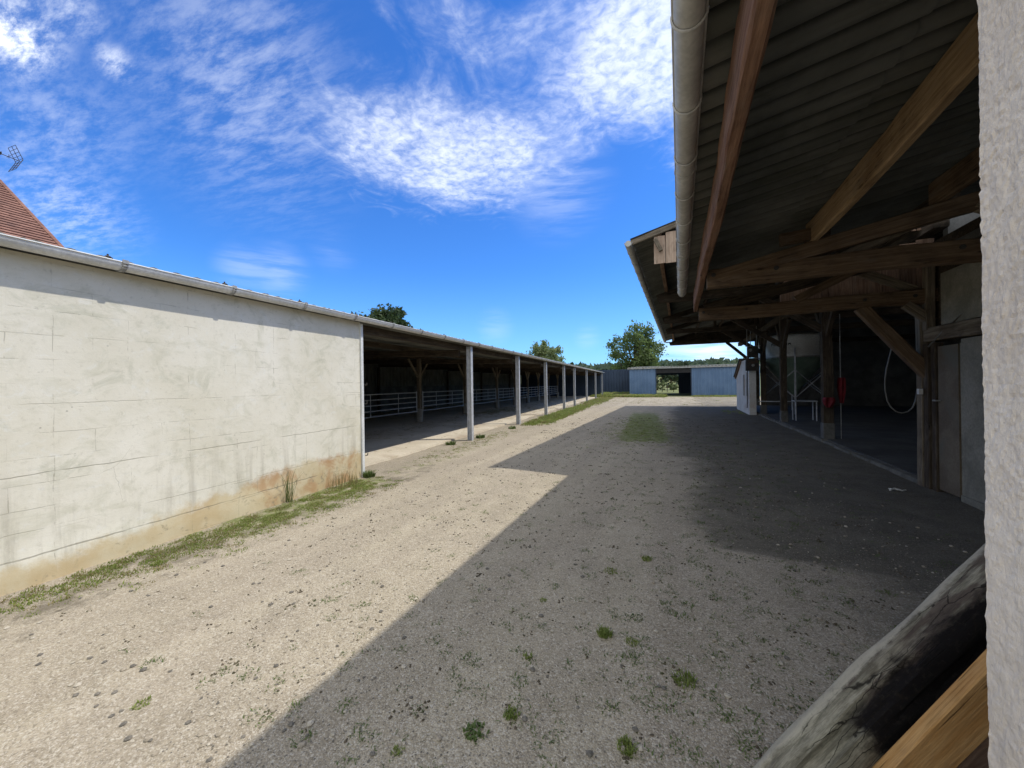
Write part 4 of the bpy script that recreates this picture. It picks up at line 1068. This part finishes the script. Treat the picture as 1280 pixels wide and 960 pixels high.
# dark earth clods scattered over the gravel
cl = MB()
for i in range(2700):
    x = rnd.uniform(-4.3, 2.6); y = 1.2+17*rnd.random()**1.2
    if mnoise.noise((x*.8, y*.8, 3)) < .0 and rnd.random() < .7: continue
    k_ = 1+.06*y; big = rnd.random() < .12
    for q in range(rnd.randint(4, 9) if big else rnd.randint(1, 4)):
        s_ = rnd.uniform(.004,.010)*k_*(1.2 if big else 1); a = rnd.random()*3; sp_ = (.022 if big else .010)*k_
        X, Y = x+rnd.gauss(0, sp_), y+rnd.gauss(0, sp_); z = ground_z(X, Y)
        pts = [(X+math.cos(a+k*1.257)*s_*rnd.uniform(.6,1.3), Y+math.sin(a+k*1.257)*s_*rnd.uniform(.6,1.3), z-.001) for k in range(5)]
        cl.add(pts+[(X+rnd.gauss(0,.3)*s_, Y+rnd.gauss(0,.3)*s_, z+s_*rnd.uniform(.5,1.1))], [(k, (k+1)%5, 5) for k in range(5)])
M['clod'] = speck('earth_clod', (.06,.048,.032), (.12,.095,.065), (.06,.075,.03), 8, 60, .95, .5)
setp(mk('earth_clods', cl, M['clod']), 'small dark earth clods strewn over the gravel', 'clods', kind='stuff')
pb = [MB(), MB(), MB()]
for i in range(21000):
    y = .6+5.8*rnd.random()**1.35; x = rnd.uniform(-4.2, 2.2)*(.35+.65*min(1, y/4)) ; x -= .15*y*.3
    s = rnd.uniform(.0025,.0065)*(1 if rnd.random() < .93 else 1.9); z = ground_z(x, y)+s*.25
    q = [Vector((rnd.uniform(.6,1.2)*a, rnd.uniform(.6,1.2)*b_, rnd.uniform(.4,.75)*c_))*s for a, b_, c_ in ((1,.2,0),(-.1,1,0),(-1,-.1,0),(.1,-1,0),(0,0,1))]
    pb[i % 3].add([Vector((x,y,z))+p for p in q]+[], [(0,1,4),(1,2,4),(2,3,4),(3,0,4)])
for i in range(900):
    y = .9+9*rnd.random()**1.5; x = rnd.uniform(-4.3, 2.4); s_ = rnd.uniform(.008,.018); z = ground_z(x, y)+s_*.1; n_ = 7; q = []
    for zz, rr in ((-.2,.8),(.25,1.),(.6,.55)):
        for k in range(n_): q.append(Vector((x+math.cos(k*6.283/n_)*s_*rr*rnd.uniform(.75,1.2), y+math.sin(k*6.283/n_)*s_*rr*rnd.uniform(.75,1.2), z+zz*s_*rnd.uniform(.8,1.1))))
    pb[i % 3].add(q, [(a*n_+k, a*n_+(k+1)%n_, (a+1)*n_+(k+1)%n_, (a+1)*n_+k) for a in (0,1) for k in range(n_)] + [tuple(2*n_+k for k in range(n_))])
for k, cc in enumerate((((.36,.32,.25),(.48,.43,.35)), ((.24,.205,.155),(.36,.31,.24)), ((.11,.10,.085),(.19,.17,.14)))):
    mm = speck('pebble_%s' % ('pale','tan','dark')[k], cc[0], cc[1], None, 30, 90, .9, .2)
    setp(mk('gravel_stones', pb[k], mm), ('pale loose gravel stones', 'tan loose gravel stones', 'dark loose gravel stones')[k] + ' in the near yard', 'gravel', kind='stuff')
# the larger tufts one can single out
def tuft(px_xy, n, h, sp, label, mat='grass', name='grass_tuft', w=.003, lean=.7):
    mb = MB(); blades(mb, (0,0,0), n, h, sp, rnd, w, lean)
    setp(mk(name, mb, M[mat], loc=(px_xy[0], px_xy[1], ground_z(*px_xy))), label, 'grass tuft' if mat != 'weed' else 'weed')
def gp(px, py):
    hz = 479.4-.0146*(px-640); t = 480*1.6/(py-hz); xr = (px-640)/480
    return (t*(xr*.9165-.400), t*(xr*.400+.9165))
for (px, py, n, h, sp, lab) in (
    (751,790,260,.05,.045,'bright green grass tuft alone in the middle of the gravel yard'),
    (633,890,120,.04,.035,'green grass tuft lower centre of the yard near a grey leafy weed'),
    (776,930,130,.045,.04,'green tuft at the bottom right of the yard nearest the camera'),
    (784,800,90,.03,.04,'faint yellow green tuft just right of the bright green tuft'),
    (655,818,60,.035,.025,'small green tuft left of and below the bright green tuft'),
    (675,748,50,.03,.025,'small green tuft above and left of the bright green tuft'),
    (805,697,110,.045,.05,'green tuft among sparse weeds right of centre of the yard'),
    (760,712,110,.035,.06,'loose green tuft in the weedy strip near the shadowed centre'),
    (172,876,80,.03,.04,'yellow green tuft at the lower left of the sunlit gravel'),
    (195,703,160,.05,.06,'vivid green tuft beside the rendered wall at the left'),
    (490,936,50,.03,.025,'small dark tuft at the bottom centre left of the yard'),
    (850,848,150,.05,.06,'dark green tuft in the weedy shade at the lower right')):
    tuft(gp(px, py), n, h, sp, lab)
tuft(gp(588,912), 60, .04, .05, 'grey green leafy weed near the bottom centre of the yard', 'weed', 'leafy_weed', .008, 1.)
for (u, v, n, h, sp, mt, lab) in ((-4.76,4.05,30,.55,.04,'weed','tall thin dark weed standing against the rusty wall base'),
                          (-4.70,5.0,120,.30,.26,'grass_dry','dry upright grass clump against the rendered wall near its corner'),
                          (-4.7,5.62,160,.16,.10,'weed','leafy green weed at the foot of the white wall corner trim')):
    x, y = L2W(u, v); tuft((x, y), n, h, sp, lab, mt, 'tall_weed' if mt == 'weed' else 'dry_grass_clump', .003 if h > .25 else .006, .45 if h > .25 else .8)
for (u, v, lab) in ((-4.6,13.1,'yellow green leafy weed between the first and second steel posts'), (-5.0,9.2,'leafy weed just before the first steel post'), (-4.75,10.6,'dark wiry weed at the foot of the first steel post')):
    x, y = L2W(u, v); tuft((x, y), 70, .16, .13, lab, 'weed', 'leafy_weed', .012, 1.)

# ------------------------------------------------------------------ camera, sun, sky
cam = bpy.data.cameras.new('camera'); co = bpy.data.objects.new('camera', cam); COL.objects.link(co)
cam.sensor_width = 36; cam.lens = 13.5; cam.clip_start = .05; cam.clip_end = 6000
co.matrix_world = Matrix.Translation((0,0,1.6)) @ Matrix.Rotation(R(23.6), 4, 'Z') @ Matrix.Rotation(R(90), 4, 'X') @ Matrix.Rotation(R(-.84), 4, 'Z')
sc.camera = co
S = Vector((.56, .29, 1.)).normalized()
sl = bpy.data.lights.new('sun', 'SUN'); sl.energy = 2.65; sl.angle = R(.8); sl.color = (1., .95, .86)
so = bpy.data.objects.new('sun', sl); COL.objects.link(so); so.rotation_euler = S.to_track_quat('Z', 'Y').to_euler()
w = bpy.data.worlds.new('World'); sc.world = w; w.use_nodes = True; nt = w.node_tree; nt.nodes.clear(); g = G(nt)
out = g.n('ShaderNodeOutputWorld'); bg = g.n('ShaderNodeBackground'); g.lk(bg.outputs[0], out.inputs[0])
sky = g.n('ShaderNodeTexSky', sky_type='NISHITA'); sky.sun_disc = False
sky.sun_elevation = math.asin(S.z); sky.sun_rotation = math.atan2(S.x, S.y); sky.air_density = 1.0; sky.dust_density = .3; sky.ozone_density = 3.0
hsv = g.n('ShaderNodeHueSaturation'); g.lk(sky.outputs[0], hsv.inputs['Color']); hsv.inputs['Saturation'].default_value = 1.12; hsv.inputs['Value'].default_value = 1.0
tint = g.mix(1., hsv.outputs[0], (.30,.575,.93), 'MULTIPLY')
d = g.coord('Generated'); s = g.sep(d)
zc = g.math('MAXIMUM', s[2], .04)
P = g.comb(g.math('DIVIDE', s[0], zc), g.math('DIVIDE', s[1], zc), 0.)
def pdir(px, py):
    xr, zr = (px-640)/480, (480-py)/480
    v = Vector((xr*.9165-.400, xr*.400+.9165, zr)); return v.normalized(), 1+xr*xr+zr*zr
def blob(px, py, rp, wgt):
    v, q = pdir(px, py); r_ = rp/480/q**.75
    vm = g.n('ShaderNodeVectorMath', operation='DISTANCE'); g.lk(d, vm.inputs[0]); vm.inputs[1].default_value = v
    return g.mr(vm.outputs['Value'], 0, r_, wgt, 0)
def add(l):
    a = l[0]
    for b_ in l[1:]: a = g.math('ADD', a, b_)
    return a
rip = g.noise(P, 26, 7, .62, .4)            # fine cirrocumulus ripples
rip2 = g.noise(g.map(P, (1,1,1), (0,0,0), (0,0,.5)), 5, 7, .6, 1.)
soft = g.noise(g.map(P, (2.4,1,1), (3,1,0), (0,0,.9)), 1.5, 6, .6, .8)
wis = g.noise(g.map(P, (1,3.4,1), (5,2,0), (0,0,.85)), 4.2, 9, .7, .12)
big = add([blob(520,195,120,.80), blob(600,212,110,.75), blob(450,165,110,.5), blob(680,190,110,.6), blob(770,120,120,.6), blob(830,40,150,.85), blob(740,20,170,.5),
           blob(620,60,220,.36), blob(520,10,200,.32), blob(400,150,120,.25), blob(900,150,140,.6), blob(1000,0,400,.5)])
dense = g.math('MULTIPLY', g.mr(g.math('ADD', big, g.math('MULTIPLY', g.math('SUBTRACT', rip2, .5), 1.3)), .25, 1.25), 1.)
cl1 = g.math('MULTIPLY', dense, g.mr(g.math('ADD', rip, g.math('MULTIPLY', dense, .14)), .34, .80, .30, .82))
th = add([blob(30,25,75,1.0), blob(10,45,70,.7), blob(150,72,34,.7), blob(90,0,60,.5), blob(250,60,260,.10), blob(330,150,200,.14), blob(60,150,150,.22), blob(330,40,200,.09),
          blob(40,255,110,.22), blob(120,265,90,.18)])
cl2 = g.math('MULTIPLY', th, g.mr(wis, .36, .70, .05, 1.25))
lowc = add([blob(350,335,50,.26), blob(300,328,40,.20), blob(420,310,40,.08), blob(620,408,30,.14), blob(735,423,22,.14), blob(860,438,70,.55), blob(900,445,60,.5), blob(700,230,90,.25)])
cl3 = g.math('MULTIPLY', lowc, g.mr(g.noise(g.map(d, (1,1,9)), 5, 5, .6), .35, .62, .15, 1.))
fill_cloud = g.math('MULTIPLY', g.mr(soft, .25, .55, .4, 1.3), g.math('MULTIPLY', g.math('MAXIMUM', g.mr(s[1], .05, -.3), g.mr(s[2], .80, .93)), g.mr(s[2], .0, .2)))      # unseen cloud added behind the camera and overhead for whiter fill light
c_all = g.math('MINIMUM', add([g.math('MULTIPLY', g.math('ADD', cl1, g.math('ADD', cl2, cl3)), .82), fill_cloud]), .93)
# slightly whiter horizon air
hzn = g.mr(s[2], 0, .30, .28, 0)
base = g.mix(hzn, tint, (1.9, 3.5, 5.6))
col = g.mix(c_all, base, (5.8, 6.05, 6.35))
g.lk(col, bg.inputs[0]); bg.inputs[1].default_value = .15
sc.view_settings.view_transform = 'Standard'; sc.view_settings.look = 'None'; sc.view_settings.gamma = 1; sc.view_settings.use_curve_mapping = False
sc.view_settings.exposure = 0.64
sc.cycles.use_denoising = True
try: sc.cycles.denoiser = 'OPENIMAGEDENOISE'; sc.cycles.denoising_input_passes = 'RGB_ALBEDO_NORMAL'
except Exception: pass
sc.cycles.max_bounces = 8; sc.cycles.diffuse_bounces = 5; sc.cycles.caustics_reflective = False; sc.cycles.caustics_refractive = False
